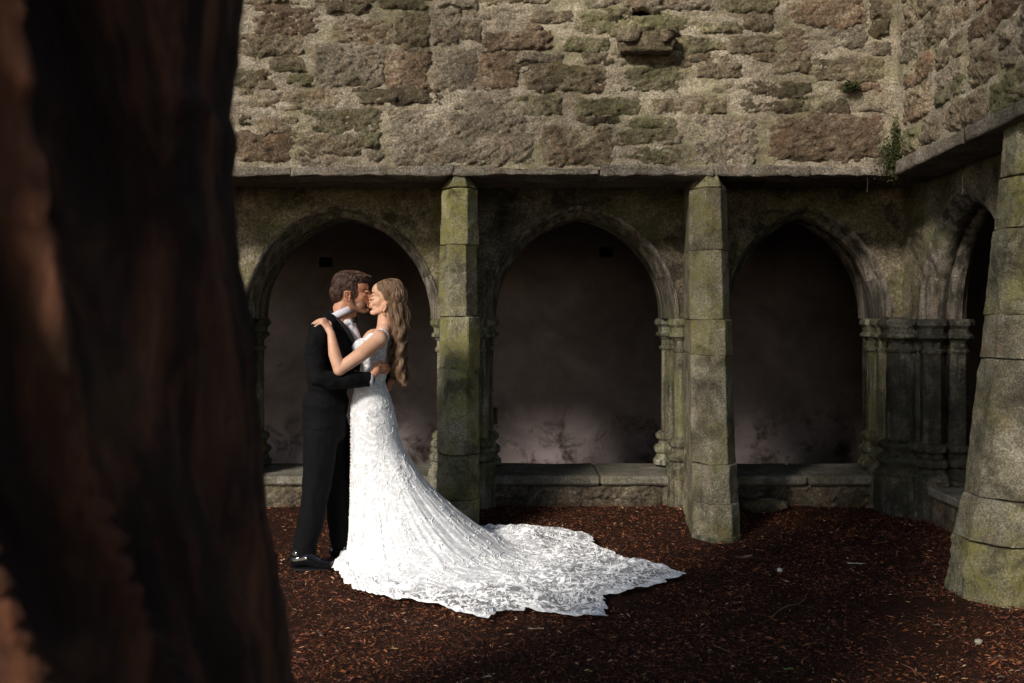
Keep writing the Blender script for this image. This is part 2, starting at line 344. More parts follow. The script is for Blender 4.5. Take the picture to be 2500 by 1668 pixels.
c3(40, 10, 690, 190, t='rust', H=.03); c3(30, 200, 262, 385, t='rust'); c3(325, 200, 690, 395, t='grey'); c3(690, 20, 865, 150, t='brown'); c3(695, 165, 865, 262, t='dark'); c3(690, 330, 845, 410, t='grey', H=.01); c3(-40, 425, 255, 545, t='brown')
c3(265, 440, 822, 620, t='brown', H=.02); c3(10, 645, 265, 745, t='dark'); c3(440, 640, 810, 705, t='rust', H=.012); c3(110, 780, 560, 855, t='dark', H=.01); c3(610, 790, 840, 850, t='grey', H=.008); c3(-60, 880, 835, 1245, t='rust', H=.035)
hole = (*w1(1544, 41), *w1(1611, 22)); hole = (hole[0], hole[2], hole[1], hole[3])
notch = (*w1(1555, 112), *w1(1602, 70)); notch = (notch[0], notch[2], notch[1], notch[3])
OR, UX, VZ, NY = (0, D1, 0), (1, 0, 0), (0, 0, 1), (0, -1, 0)
for i, (x0, y0, x1, y1, t, H) in enumerate(traced):
    (a, b), (c, d) = w1(x0, y1), w1(x1, y0)
    stone_patch(OR, UX, VZ, NY, quad(a, b, c, d), t, wall, i, H=H, ang=random.choice([-.5, -.35, -.2, .1]))
def courses(u0, u1, v0, v1, seed):
    r = random.Random(seed); v = v0; out = []
    while v < v1 - .05:
        h = min(r.choice([.1, .13, .17, .2, .25]), v1 - v); u = u0
        while u < u1 - .06:
            w = min(r.uniform(.2, .62), u1 - u)
            if h > .18 and r.random() < .4:
                out.append((u + .015, v + .015, u + w - .015, v + h * .48)); out.append((u + .02, v + h * .54, u + w - .02, v + h - .01))
            else: out.append((u + .015, v + .014, u + w - .015, v + h - .012))
            u += w
        v += h
    return out
TN = ['brown', 'grey', 'green', 'rust', 'dark', 'brown', 'grey']
for i, (a, b, c, d) in enumerate(courses(-3.2, -2.03, LZ + .1, 3.7, 4)):
    stone_patch(OR, UX, VZ, NY, quad(a, b, c, d), random.choice(TN), wall, 300 + i)
for i, (a, b, c, d) in enumerate(courses(-5.9, -3.22, LZ + .1, 3.7, 6)):
    stone_patch(OR, UX, VZ, NY, quad(a, b, c, d), random.choice(TN), wall, 900 + i, cell=.022)
for i, (a, b, c, d) in enumerate(courses(-4.6, 2.68, 3.86, 4.3, 5)):
    stone_patch(OR, UX, VZ, NY, quad(a, b, c, d), random.choice(TN), wall, 400 + i, cell=.05)
mortar_grid('mortar', OR, UX, VZ, NY, -6, 2.75, LZ + .045, 5.3, wall, holes=(hole,), cell=.0145)
# drain slot, notch and projecting corbel stone
rb = MB()
for (a, b, c, d), dep in ((hole, .35),):
    a -= .02; b += .02; c -= .02; d += .02; y0, y1 = D1 + .015, D1 + dep
    rb.add([(a, y0, c), (b, y0, c), (b, y0, d), (a, y0, d), (a, y1, c), (b, y1, c), (b, y1, d), (a, y1, d)], [(0, 1, 5, 4), (3, 7, 6, 2), (0, 4, 7, 3), (1, 2, 6, 5), (4, 5, 6, 7)])
rb.build('drain_slot', M['dark'], wall, sub=.05, rough=.004)
def bx(name, px0, py0, px1, py1, dep, tone, seed, parent=wall, skew=0, rough=.012):
    (a, b), (c, d) = w1(px0, py1), w1(px1, py0); m = MB()
    m.prism([(a + .02, D1 + .1), (a + .01, D1 - dep * .7), ((a + c) / 2, D1 - dep), (c - .01, D1 - dep * .8), (c - .02, D1 + .1)], b + skew, d,
            [(a, D1 + .1), (a, D1 - dep * .9), ((a + c) / 2, D1 - dep * 1.15), (c, D1 - dep), (c, D1 + .1)])
    m.build(name, M[tone], parent, smooth=True, sub=.02, rough=rough, seed=seed)
bx('corbel', 1505, 90, 1640, 136, .15, 'dark', 3, rough=.022); bx('corbel', 1503, 88, 1556, 112, .17, 'brown', 5, rough=.02); bx('corbel', 1600, 88, 1638, 114, .17, 'dark', 9, rough=.02)
for i, (x0, y0, x1, y1, t, H) in enumerate([(1494, 64, 1556, 90, 'green', .06), (1600, 66, 1662, 82, 'green', .06), (1508, 40, 1690, 70, 'green', .04), (1470, 26, 1545, 46, 'dark', .03)]):
    (a, b), (c, d) = w1(x0, y1), w1(x1, y0); stone_patch(OR, UX, VZ, NY, quad(a, b, c, d), t, wall, 700 + i, H=H)
# string course along the foot of the upper wall: long dressed stones
cx = [-6, -4.2, -2.9, -1.55, -.42, .62, 1.42, 2.1, 2.72]
for i in range(len(cx) - 1):
    m = MB(); m.box(cx[i] + .003, cx[i + 1] - .003, D1 - .022 + random.uniform(-.01, .01), D1 + .3, LZ + random.uniform(0, .008), LZ + .07 + random.uniform(-.01, .01))
    m.build('ledge_stone', M['course'], wall, smooth=True, sub=.022, rough=.017, seed=i)
m = MB(); m.box(-6, 2.72 + .9, D1 + .02, D3 + .05, LZ + .01, LZ + .6); m.build('soffit_slab', M['soffit'], wall, sub=.15, rough=.006)
m = MB(); m.box(-12, 6.2, D1 + .36, D1 + .9, LZ + .62, 5.3); m.build('wall_core', M['mortar'], wall)
# right hand upper wall
RX = 2.715; RY0 = D1; RISE = .045
def rz(y): return RISE * (D1 - y)
rwall = thing('rubble_wall', 'rough rubble wall on the right, seen at a slant above the buttress leaning in from the right', 'wall')
OR2, U2, N2 = (RX, D1, 0), (0, -1, RISE), (-1, 0, 0)
for i, (a, b, c, d) in enumerate(courses(.06, 3.4, LZ + .1, 4.35, 12)):
    stone_patch(OR2, U2, VZ, N2, quad(a, b, c, d, .02), random.choice(['brown', 'rust', 'green', 'grey', 'brown', 'rust']), rwall, 600 + i, H=.025, ang=.25)
mortar_grid('mortar', OR2, U2, VZ, N2, -.1, 3.5, LZ + .07, 5.3, rwall, cell=.022, seed=8)
for i in range(3):
    y1_, y0_ = D1 - .02 - i * 1.1, D1 - (i + 1) * 1.1
    m = MB(); za = rz(y1_); zb = rz(y0_)
    V = [(RX - .035, y1_, LZ + za), (RX + .3, y1_, LZ + za), (RX + .3, y0_ + .006, LZ + zb), (RX - .035, y0_ + .006, LZ + zb)]
    V += [(x, y, z + .085) for x, y, z in V]
    m.add(V, [(0, 1, 2, 3), (7, 6, 5, 4), (0, 4, 5, 1), (1, 5, 6, 2), (2, 6, 7, 3), (3, 7, 4, 0)])
    m.build('ledge_stone', M['course'], rwall, smooth=True, sub=.035, rough=.009, seed=20 + i)
m = MB(); m.add([(RX + .02, D1 + .1, LZ + .01), (RX + 1.2, D1 + .1, LZ + .01), (RX + 1.2, 3.4, LZ + .17), (RX + .02, 3.4, LZ + .17)], [(0, 1, 2, 3)]); m.build('soffit_slab', M['soffit'], rwall, sub=.15, rough=.006)
m = MB(); m.box(RX + .1, RX + .6, 3.4, D1 + .3, LZ + .35, 5.3); m.build('wall_core', M['mortar'], rwall)
# ------------------------------------------------------------------ arcades
def arch_pts(w, rise, n=33):
    Rr = (rise * rise + w * w) / (2 * w); out = []
    th = math.acos((Rr - w) / Rr)
    for i in range(n):
        a = th * i / (n - 1); out.append((-(Rr * math.cos(a) - (Rr - w)), Rr * math.sin(a)))   # left springing to apex
    return out + [(-x, z) for x, z in out[-2::-1]]
SZ, RISEA = 1.49, .875
class Frame:      # arcade frame: s along the wall, t into the wall, z up
    def __init__(s, O, U, T): s.O, s.U, s.T = np.array(O, float), np.array(U, float), np.array(T, float)
    def __call__(s, a, t, z):
        a, t, z = np.broadcast_arrays(np.asarray(a, float), np.asarray(t, float), np.asarray(z, float))
        P_ = s.O + a[..., None] * s.U + t[..., None] * s.T; P_[..., 2] += z; return P_
def arcade_bay(fr, c, w, sL, sR, parent, mat_sp, mat_ar, seed, top=LZ + .06, dp=1.0):
    ap = arch_pts(w, RISEA); n = len(ap)
    # outline of the bay reached from each arch point
    out = []
    for i, (x, z) in enumerate(ap):
        f = i / (n - 1)
        if f < .25: out.append((sL, SZ + (top - SZ) * f / .25))
        elif f > .75: out.append((sR, SZ + (top - SZ) * (1 - f) / .25))
        else: out.append((sL + (sR - sL) * (f - .25) / .5, top))
    K = 22; a = np.array([(c + x, SZ + z) for x, z in ap]); o = np.array(out)
    t = np.linspace(0, 1, K)[None, :, None]; G = a[:, None] * (1 - t) + o[:, None] * t
    fade = np.clip(np.linspace(0, 1, K) * 6, 0, 1)[None, :]
    d = (.022 * fbm(G[..., 0] * 9, G[..., 1] * 13, seed, 5, 4, .6) + .012 * fbm(G[..., 0] * 3, G[..., 1] * 3, seed, 2)) * fade
    # finer mesh
    V = fr(G[..., 0], d, G[..., 1]); mesh('spandrel', V, gridfaces(n, K)[:, ::-1], M[mat_sp], parent)
    # moulded arch order, in stones
    prof = [(-.012, -.012), (.0, -.014), (.022, .02), (.03, .06), (.05, .09), (.075, .11), (.075, .28), (.05, .31), (.075, .34), (.075, .5), (.05, .53), (.03, .56), (.0, .62)]
    cuts = [0, 9, 21, 32, 43, 55, 64]
    def inner(dr):
        Rr = np.array(ap); Rn = np.array(ap); s = (w - dr) / w
        return [(c + x * s, SZ + z * (RISEA - dr * .95) / RISEA) for x, z in ap]
    rings = [(inner(dr), t_ * dp) for dr, t_ in prof]
    for k in range(len(cuts) - 1):
        i0, i1 = cuts[k], cuts[k + 1]; V = []
        idx = np.linspace(i0 + .04, i1 - .04, (i1 - i0) * 2 + 1)
        for f in idx:
            j = min(int(f), n - 2); g = f - j
            for rg, t_ in rings:
                x = rg[j][0] * (1 - g) + rg[j + 1][0] * g; z = rg[j][1] * (1 - g) + rg[j + 1][1] * g; V.append(fr(x, t_, z))
        V = np.array(V).reshape(len(idx), len(rings), 3)
        V += .004 * fbm(V[..., 0] * 12, V[..., 1] * 12, V[..., 2] * 12, 3, seed)[..., None]
        mesh('arch_stone', V, gridfaces(len(idx), len(rings)), M[mat_ar], parent)
capP = [(.07, -.26), (.085, -.255), (.09, -.235), (.07, -.22), (.072, -.175), (.098, -.15), (.118, -.14), (.118, -.12), (.095, -.105), (.1, -.07), (.125, -.045), (.125, -.02), (.11, 0), (.1, .0)]
baseP = [(.14, .0), (.14, .03), (.115, .055), (.105, .085), (.13, .105), (.135, .13), (.12, .15), (.095, .165), (.09, .19), (.118, .215), (.12, .24), (.1, .26), (.072, .275)]
def shaft(fr, s, t, parent, mat, zb=.29, sc=1.0, n=8, plinth=False, r=.07):
    x, y, _ = fr(s, t, 0)
    root = bpy.data.objects.new('column', None); link(root, parent)
    def pc(prof, z0, nm, seed):
        b = MB(); b.lathe([(q * sc, z) for q, z in prof], (x, y, z0), n); b.build(nm, M[mat], root, sub=.06, rough=.0035, seed=seed)
    pc(capP, SZ, 'capital', int(s * 10)); pc(baseP, zb, 'base', int(s * 10) + 2)
    pc([(r, zb + .27), (r, SZ - .255)], 0, 'shaft', int(s * 10) + 3)
    if plinth: pc([(.135, -.1), (.13, zb * .85), (.145, zb + .002)], 0, 'plinth', 4)
    return root
def ring_pier(fr, s, parent, mat, hw=.16, dpt=.56):
    b = MB(); q = [fr(s + a, t, 0)[:2] for a, t in ((-hw, .08), (hw, .08), (hw, dpt), (-hw, dpt))]
    b.prism([tuple(v) for v in q], .2, SZ + .05); b.build('pier_core', M[mat], parent, sub=.12, rough=.006)
fA = Frame((0, D2, 0), (1, 0, 0), (0, 1, 0))
arc = thing('arcade', 'weathered grey stone arcade of open pointed arches below the facing rubble wall', 'arcade')
bays = [(-5.14, .76, -6.1, -4.2), (-3.24, .76, -4.2, -2.29), (-1.336, .765, -2.29, -.385), (.543, .75, -.385, 1.47), (2.30, .65, 1.47, 3.07)]
for i, (c, w, a, b) in enumerate(bays): arcade_bay(fA, c, w, a, b, arc, 'spandrel', 'arch', 3 + i)
for s in (-4.2, -2.29, -.385, 1.47):
    ring_pier(fA, s, arc, 'column', .1)
    for sd in (-1, 1):
        shaft(fA, s + sd * .135, .02, arc, 'column', plinth=True); shaft(fA, s + sd * .165, .48, arc, 'column')
# solid wall above the arches behind the spandrel face
# parapet walls and sills
ZS = .265
for i, (c, w, a, b) in enumerate(bays):
    m = MB(); m.box(a + .12, b - .12, D2 + .05, D3 - .02, -.1, ZS - .07); m.build('plinth_core', M['plinth'], arc)
    L, Rt = a + .14, b - .14; sp = [L, L + (Rt - L) * random.uniform(.35, .6), Rt]
    for k in range(2):
        m = MB(); m.box(sp[k] + .003, sp[k + 1] - .003, D2 - .02, D3 + .03, ZS - .075, ZS); m.build('sill_stone', M['sill'], arc, smooth=False, bevel=.018, sub=.06, rough=.004, seed=i * 3 + k)
    u = L
    rr = random.Random(i + 40)
    while u < Rt - .05:
        ww = min(rr.uniform(.35, .8), Rt - u)
        if rr.random() < .5: stone_patch((0, D2 + .03, 0), UX, VZ, NY, quad(u + .004, -.05, u + ww - .004, ZS - .075, .004), 'plinth', arc, 800 + i * 10 + int(u * 10), H=.02, rough=.9)
        else:
            stone_patch((0, D2 + .03, 0), UX, VZ, NY, quad(u + .004, -.05, u + ww - .004, .08, .004), 'plinth', arc, 800 + i * 10 + int(u * 10), H=.02, rough=.9)
            stone_patch((0, D2 + .03, 0), UX, VZ, NY, quad(u + .004, .085, u + ww - .004, ZS - .075, .004), 'plinth', arc, 850 + i * 10 + int(u * 10), H=.02, rough=.9)
        u += ww
# right hand arcade
fB = Frame((3.05, 7.77, 0), (0, -1, 0), (1, 0, 0))
arc2 = thing('arcade', 'dark mossy arcade on the right seen at a slant behind the leaning buttress', 'arcade')
arcade_bay(fB, 1.05, .71, 0.0, 2.0, arc2, 'spandrel', 'arch', 31, top=LZ + .2, dp=.55)
arcade_bay(fB, 2.95, .71, 2.0, 3.9, arc2, 'spandrel', 'arch', 32, top=LZ + .2, dp=.55)
ring_pier(fB, 2.0, arc2, 'column', .1, .3)
for sd in (-1, 1): shaft(fB, 2.0 + sd * .1, .02, arc2, 'column', plinth=True); shaft(fB, 2.0 + sd * .1, .28, arc2, 'column')
m = MB(); m.box(3.08, 3.38, 3.7, 7.3, -.1, ZS - .07); m.build('plinth_core', M['plinth'], arc2, sub=.05, rough=.01)
m = MB(); m.box(3.04, 3.42, 3.7, 7.3, ZS - .07, ZS); m.build('sill_stone', M['sill'], arc2, bevel=.015, sub=.06, rough=.004)
# corner pier: clustered shafts, dark and wet
cp = thing('corner_pier', 'dark wet clustered column in the corner where the two arcades meet', 'column')
fC = Frame((0, 0, 0), (1, 0, 0), (0, 1, 0))
shaft(fC, 2.93, 8.02, cp, 'column', zb=.32); 
def big(x, y, sc, r, mat, zb=.3, n=8):
    root = bpy.data.objects.new('column', None); link(root, cp)
    for prof, z0, nm in ((capP, SZ, 'capital'), (baseP, zb, 'base')):
        b = MB(); b.lathe([(q * sc, z) for q, z in prof], (x, y, z0), n); b.build(nm, M[mat], root, smooth=n > 8, sub=.05, rough=.005, seed=int(y * 9))
    b = MB(); b.lathe([(r, zb + .26), (r, SZ - .25)], (x, y, 0), n); b.build('shaft', M[mat], root, smooth=n > 8, sub=.06, rough=.006, seed=5)
    b = MB(); b.lathe([(.15 * sc, -.1), (.145 * sc, zb * .9), (.15 * sc, zb + .002)], (x, y, 0), n); b.build('plinth', M[mat], root, smooth=n > 8, sub=.05, rough=.01, seed=6)
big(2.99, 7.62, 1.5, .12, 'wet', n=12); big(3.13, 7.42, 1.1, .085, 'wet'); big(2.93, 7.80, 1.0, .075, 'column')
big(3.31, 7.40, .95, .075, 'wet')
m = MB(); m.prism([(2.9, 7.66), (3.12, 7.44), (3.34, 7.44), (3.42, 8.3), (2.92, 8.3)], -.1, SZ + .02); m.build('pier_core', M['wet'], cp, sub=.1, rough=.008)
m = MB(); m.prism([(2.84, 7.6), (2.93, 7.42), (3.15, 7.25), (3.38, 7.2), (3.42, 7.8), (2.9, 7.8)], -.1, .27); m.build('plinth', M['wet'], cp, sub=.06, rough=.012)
# ------------------------------------------------------------------ buttresses
def buttress(name, label, cx_, zt, joints, foot, mat, seed, offs=.0, mirror=None):
    root = thing(name, label, 'buttress', group=None)
    def plan(z):
        f = 1 - z / LZ; s = 1 + .16 * f + (offs if z < joints[1] else 0); fy = D1 - .02 - (D1 - foot) * f ** 1.15 - (.02 if z < joints[1] else 0)
        return [(cx_ - .07 * s, D2 - .02), (cx_ - .14 * s, fy + .15), (cx_ - .055 * s, fy), (cx_ + .055 * s, fy), (cx_ + .125 * s, fy + .12), (cx_ + .09 * s, D2 - .02)]
    zs = [-.06] + joints + [zt]
    for i in range(len(zs) - 1):
        m = MB(); a, b = plan(zs[i] + (.0025)), plan(zs[i + 1] - .0025)
        jx = random.uniform(-.006, .006); a = [(x + jx, y) for x, y in a]; b = [(x + jx, y) for x, y in b]
        m.prism(a, zs[i] + .0012, zs[i + 1] - .0012, b); m.build('stone_block', M[mat if i not in (1,) else mat], root, bevel=.005, sub=.024, rough=.0065, seed=seed + i)
    # sloped head that dies into the wall
    a = plan(zt); cxm = sum(p[0] for p in a) / 6
    b = [(cx_ - .07, D2 - .02), (cx_ - .07, D1 + .12), (cx_ - .04, D1 - .01), (cx_ + .04, D1 - .01), (cx_ + .06, D1 + .1), (cx_ + .06, D2 - .02)]
    m = MB(); m.prism(a, zt + .002, LZ + .02, b); m.build('weathered_head', M[mat], root, bevel=.008, sub=.03, rough=.006, seed=seed + 30)
    m = MB(); p0 = plan(0); m.prism([(x + (x - cx_) * .06, y - .02) for x, y in p0], -.08, .028, [(x + (x - cx_) * .04, y - .012) for x, y in p0]); m.build('footing', M['column'], root, bevel=.01, sub=.03, rough=.007, seed=9)
    return root
buttress('buttress', 'slim octagonal stone buttress rising behind the bride, between the first and second arch', -.37, 2.42, [.26, .56, 1.15, 1.51, 2.02], 6.78, 'butt', 50)
buttress('buttress', 'mossy buttress with a spreading foot between the second and third arch', 1.41, 2.42, [.24, .50, 1.24, 1.49, 1.98], 6.74, 'butt2', 70, offs=.05)
broot = thing('buttress', 'large leaning buttress of grey blocks cut by the right edge of the picture', 'buttress')
def plan3(z):
    f = 1 - z / 2.62; st = .025 if z < .46 else 0
    xl = RX + .035 - .285 * max(f, 0) ** 1.15 - st
    return [(RX + .5, 5.24 - st), (xl + .15, 5.24 - st), (xl, 5.40), (xl, 5.58 + st), (RX + .5, 5.6 + st)]
zs = [-.06, .30, .54, 1.29, 1.53, 2.0, 2.29, 2.62]
for i in range(len(zs) - 1):
    m = MB(); m.prism(plan3(zs[i] + .003), zs[i] + .0012, zs[i + 1] - .0012, plan3(zs[i + 1] - .003)); m.build('stone_block', M['butt2' if i in (2, 3, 1) else 'butt'], broot, bevel=.006, sub=.024, rough=.008 if i else .018, seed=90 + i)
# ------------------------------------------------------------------ cloister walk behind
HOLES = [(-2.05, -1.9, 1.55 + .46, 1.55 + .57), (.94, 1.06, 2.11, 2.225), (-.33, -.17, .34, .54)]
mortar_grid('wall_plaster', (0, DB, 0), UX, VZ, NY, -7, 6.2, -.4, 3.3, None, holes=HOLES, cell=.035, amp=.7, mat='plaster', kind='structure', label='mauve grey plastered rear wall of the cloister walk with damp stains')
rb = MB()
for a, b, c, d in HOLES:
    a -= .04; b += .04; c -= .04; d += .04; y0, y1 = DB + .012, DB + .25
    rb.add([(a, y0, c), (b, y0, c), (b, y0, d), (a, y0, d), (a, y1, c), (b, y1, c), (b, y1, d), (a, y1, d)], [(0, 1, 5, 4), (3, 7, 6, 2), (0, 4, 7, 3), (1, 2, 6, 5), (4, 5, 6, 7)])
rb.build('wall_socket', M['dark'], None, kind='structure')
m = MB(); m.box(-7, 6.2, D3 - .3, DB + .02, LZ + .62, LZ + .75); m.box(RX + .6, 6.2, 3.4, D3 - .3, LZ + .62, LZ + .75); m.build('ceiling', M['plaster'], None, kind='structure', label='flat dark ceiling over the cloister walk')
m = MB(); m.box(5.6, 5.8, 3.4, DB, -.1, LZ + .62); m.box(-7.1, -7, D2, DB, -.1, LZ + .62); m.box(RX + .6, 5.8, 3.3, 3.4, -.1, 5.3); m.build('wall_end', M['plaster'], None, kind='structure', label='plain end walls of the cloister walk')
m = MB(); m.add([(-7, D3 - .1, -.1), (5.7, D3 - .1, -.1), (5.7, DB, -.1), (-7, DB, -.1)], [(0, 1, 2, 3)]); m.add([(3.5, 3.4, -.1), (5.7, 3.4, -.1), (5.7, D3 - .1, -.1), (3.5, D3 - .1, -.1)], [(0, 1, 2, 3)]); m.build('floor', M['earth'], None, kind='structure', label='earth floor of the cloister walk')
m = MB(); m.box(-6, 3.6, D2 + .25, D3 - .1, LZ - .12, LZ + .02); m.build('lintel_core', M['soffit'], arc)
# ------------------------------------------------------------------ the old yew
def mat_bark():
    m = NT('yew_bark'); v = m.map((5, 5, .9), (0, R(10), 0))
    n = m.noise(1.2, 9, .65, .6, v); n2 = m.noise(3.5, 6, .6, .4, v)
    c = m.ramp(n, [(.3, (.008, .004, .003)), (.46, (.026, .010, .005)), (.56, (.10, .036, .016)), (.69, (.27, .11, .05))])
    g = m.ramp(m.noise(1.7, 5), [(.56, 0.), (.7, .6)]); c = m.mix(g, c, (.03, .035, .015)); m.color(c)
    m.bump(m.math('ADD', n, m.math('MULTIPLY', n2, .5)), .9, .04); m.set(Roughness=.8, Specular_IOR_Level=.25); return m.m
M['bark'] = mat_bark()
TX, TY = -1.25, 1.55
yew = thing('yew_tree', 'huge dark red fluted yew trunk filling the left foreground out of focus', 'tree', (TX, TY, 0))
prof = [(1668, 716), (1550, 701), (1450, 690), (1350, 662), (1290, 641), (1200, 634), (1100, 622), (1000, 611), (780, 599), (650, 581), (430, 569), (350, 580), (300, 562), (200, 571), (100, 585), (0, 600)]
TD = 1.42
TD = 1.74; pz = [CAMZ - (y - HY) * TD / F for y, x in prof]; pr = [abs(TX - (x - 1250) / F * TY) / math.hypot(1, (x - 1250) / F) for y, x in prof]
nz, na = 420, 420
z = np.linspace(-.1, 5.2, nz); a = np.linspace(0, 2 * np.pi, na, endpoint=False)
zz, aa = np.meshgrid(z, a, indexing='ij')
r0 = np.interp(zz, pz, pr); low = np.clip(.75 - zz, 0, 1); r0 = r0 + .22 * low ** 1.6
r0 = np.where(zz > 2.0, r0 - .06 * (zz - 2.0), r0)
tw = aa + .45 * zz + .25 * np.sin(zz * 1.3)           # ribs wind round the trunk
cx_, sx_ = np.cos(tw), np.sin(tw)
rib = fbm(cx_ * 3.4 + 4, sx_ * 3.4, zz * .8, 3, 21); rib2 = fbm(cx_ * 7, sx_ * 7, zz * .9, 4, 23, .6); rib3 = fbm(cx_ * 20, sx_ * 20, zz * 3.2, 4, 27, .6)
face = np.clip(np.cos(aa - R(14)), 0, 1) ** 2.5      # the outline that the picture shows is kept
dr = (-.42 * np.abs(rib) ** .75 + .10 + .16 * rib2) * (1 - .95 * face) + .065 * rib3 * (1 - .7 * face)
rr = r0 + dr
V = np.stack([rr * np.cos(aa), rr * np.sin(aa), zz], -1)
trunk = mesh('trunk', V, gridfaces(nz, na, wrapv=True)[:, ::-1], M['bark'], yew)
for k in range(7):                                      # limbs that spread above the picture
    a0 = k * .9 + .2; m = MB(); pts = []; L = 4.5 + random.random() * 2
    for i in range(9):
        f = i / 8; pts.append((.35 * math.cos(a0) + math.cos(a0 + .3 * f) * L * f, .35 * math.sin(a0) + math.sin(a0 + .3 * f) * L * f, 4.6 + 2.6 * f - .6 * f * f + .1 * math.sin(5 * f + k)))
    m.tube(pts, [.15 * (1 - .85 * i / 8) for i in range(9)], 9); m.build('limb', M['bark'], yew, smooth=True)
def mat_leaf():
    m = NT('yew_needles'); m.color(m.ramp(m.noise(2.5, 3), [(.35, (.018, .035, .012)), (.65, (.05, .08, .025))])); m.set(Roughness=.6); return m.m
M['needles'] = mat_leaf()
# needle sprays above the view; gaps cut sunward to light dress, couple and wall
ts = np.array(TOSUN); e1 = np.cross(ts, [0, 0, 1.]); e1 /= np.linalg.norm(e1); e2 = np.cross(e1, ts)
r = np.random.default_rng(5); n = 60000
p = np.stack([r.uniform(-11, 4.5, n), r.uniform(-10, 5.2, n), r.uniform(3.9, 8.6, n)], -1)
p = p[(p[:, 1] < 4.6) & (p[:, 2] > 3.6 + np.clip(p[:, 1], 0, 9) * .36)]
g1, g2 = p @ e1, p @ e2
dens = .5 + 1.7 * fbm(g1 * 1.1, g2 * 1.1, 0, 3, 61)
def sun_gap_at(T, ra, rb_):
    T = np.array(T); d = ((g1 - T @ e1) / ra) ** 2 + ((g2 - T @ e2) / rb_) ** 2; return np.clip(1.25 - d, 0, 1)
sun_gap = np.maximum.reduce([sun_gap_at((-.35, 5.5, .12), 1.05, .56), sun_gap_at((-.9, 6.1, 1.35), .42, .5), sun_gap_at((-1.3, 5.3, 0), .75, .4), sun_gap_at((1.9, 7.0, 3.2), 1.3, .6), sun_gap_at((1.35, 6.8, 1.4), .35, .8)])
CROWN = .46
keep = r.random(len(p)) < np.clip(dens, .05, 1) * CROWN * (1 - sun_gap)
p = p[keep]; n = len(p); print('needles', n)
L = r.uniform(.1, .2, n); W = L * r.uniform(.35, .6, n)
t = r.normal(0, 1, (n, 3)); t /= np.linalg.norm(t, axis=1)[:, None]; q = np.cross(t, r.normal(0, 1, (n, 3))); q /= np.linalg.norm(q, axis=1)[:, None]
c = p - np.array([TX, TY, 0])
V = np.stack([c - t * L[:, None] / 2, c + q * W[:, None] / 2, c + t * L[:, None] / 2, c - q * W[:, None] / 2], 1)
crown = mesh('crown', V, np.arange(n * 4).reshape(n, 4), M['needles'], yew, False, kind='stuff')
# ------------------------------------------------------------------ people
D0 = 6.14
def B(px, py, dy=0.0): return Vector(P(px, py, D0 + dy)) if dy == 0 else Vector(((px - 1250) * D0 / F, D0 + dy, CAMZ - (py - HY) * D0 / F))
def _sphere(n=14, m=20):
    th = np.linspace(0, np.pi, n); ph = np.linspace(0, 2 * np.pi, m, endpoint=False)
    V = np.array([[math.sin(t) * math.cos(p), math.sin(t) * math.sin(p), math.cos(t)] for t in th for p in ph]); return V
def ell(mb, c, r, rot=0.0, ax='Y'):
    n, m = 14, 20; V = _sphere(n, m) * np.array(r if hasattr(r, '__len__') else (r, r, r))
    if rot:
        c_, s_ = math.cos(rot), math.sin(rot); x, z = V[:, 0] * c_ + V[:, 2] * s_, -V[:, 0] * s_ + V[:, 2] * c_; V = np.stack([x, V[:, 1], z], -1)
    mb.add(V + np.array(c), [(i * m + j, (i + 1) * m + j, (i + 1) * m + (j + 1) % m, i * m + (j + 1) % m) for i in range(n - 1) for j in range(m)])
def cap(mb, a, b, ra, rb_, n=16):
    a, b = Vector(a), Vector(b); L = (b - a).length; d = (b - a).normalized(); u = d.orthogonal().normalized(); w = d.cross(u)
    V = []; prof = []
    for i in range(8): t = math.pi / 2 * i / 7; prof.append((-ra * math.cos(t), ra * math.sin(t)))
    for i in range(1, 4): prof.append((L * i / 4, ra + (rb_ - ra) * i / 4))
    for i in range(8): t = math.pi / 2 * i / 7; prof.append((L + rb_ * math.sin(t), rb_ * math.cos(t)))
    for s, r_ in prof:
        for k in range(n):
            g = 2 * math.pi * k / n; V.append(tuple(a + d * s + u * (r_ * math.cos(g)) + w * (r_ * math.sin(g))))
    m = len(prof); mb.add(V, [(i * n + j, i * n + (j + 1) % n, (i + 1) * n + (j + 1) % n, (i + 1) * n + j) for i in range(m - 1) for j in range(n)])
def chain(mb, pts, rad):
    for i in range(len(pts) - 1): cap(mb, pts[i], pts[i + 1], rad[i], rad[i + 1])
def blob(mb, name, vox, sm, mat, parent, disp=None, keep=None, **k):
    me = bpy.data.meshes.new('tmp'); me.from_pydata([tuple(v) for v in np.concatenate(mb.V)], [], mb.F); ob = bpy.data.objects.new('tmp', me); COL.objects.link(ob)
    md = ob.modifiers.new('r', 'REMESH'); md.mode = 'VOXEL'; md.voxel_size = vox; md.use_smooth_shade = True
    ms = ob.modifiers.new('s', 'SMOOTH'); ms.factor = .5; ms.iterations = sm
    dg = bpy.context.evaluated_depsgraph_get(); out = bpy.data.meshes.new_from_object(ob.evaluated_get(dg)); bpy.data.objects.remove(ob)
    out.name = name
    if disp:
        n = len(out.vertices); co = np.empty(n * 3, np.float32); out.vertices.foreach_get('co', co); no = np.empty(n * 3, np.float32); out.vertices.foreach_get('normal', no)
        co = co.reshape(-1, 3); no = no.reshape(-1, 3); co = disp(co, no); out.vertices.foreach_set('co', co.astype(np.float32).ravel()); out.update()
    out.polygons.foreach_set('use_smooth', np.full(len(out.polygons), True)); out.materials.clear(); out.materials.append(mat)
    return link(bpy.data.objects.new(name, out), parent, **k)
def relax(o, sel, it):
    vg = o.vertex_groups.new(name='soft'); vg.add([int(i) for i in np.nonzero(sel)[0]], 1.0, 'REPLACE')
    md = o.modifiers.new('soft', 'SMOOTH'); md.vertex_group = 'soft'; md.factor = .5; md.iterations = it
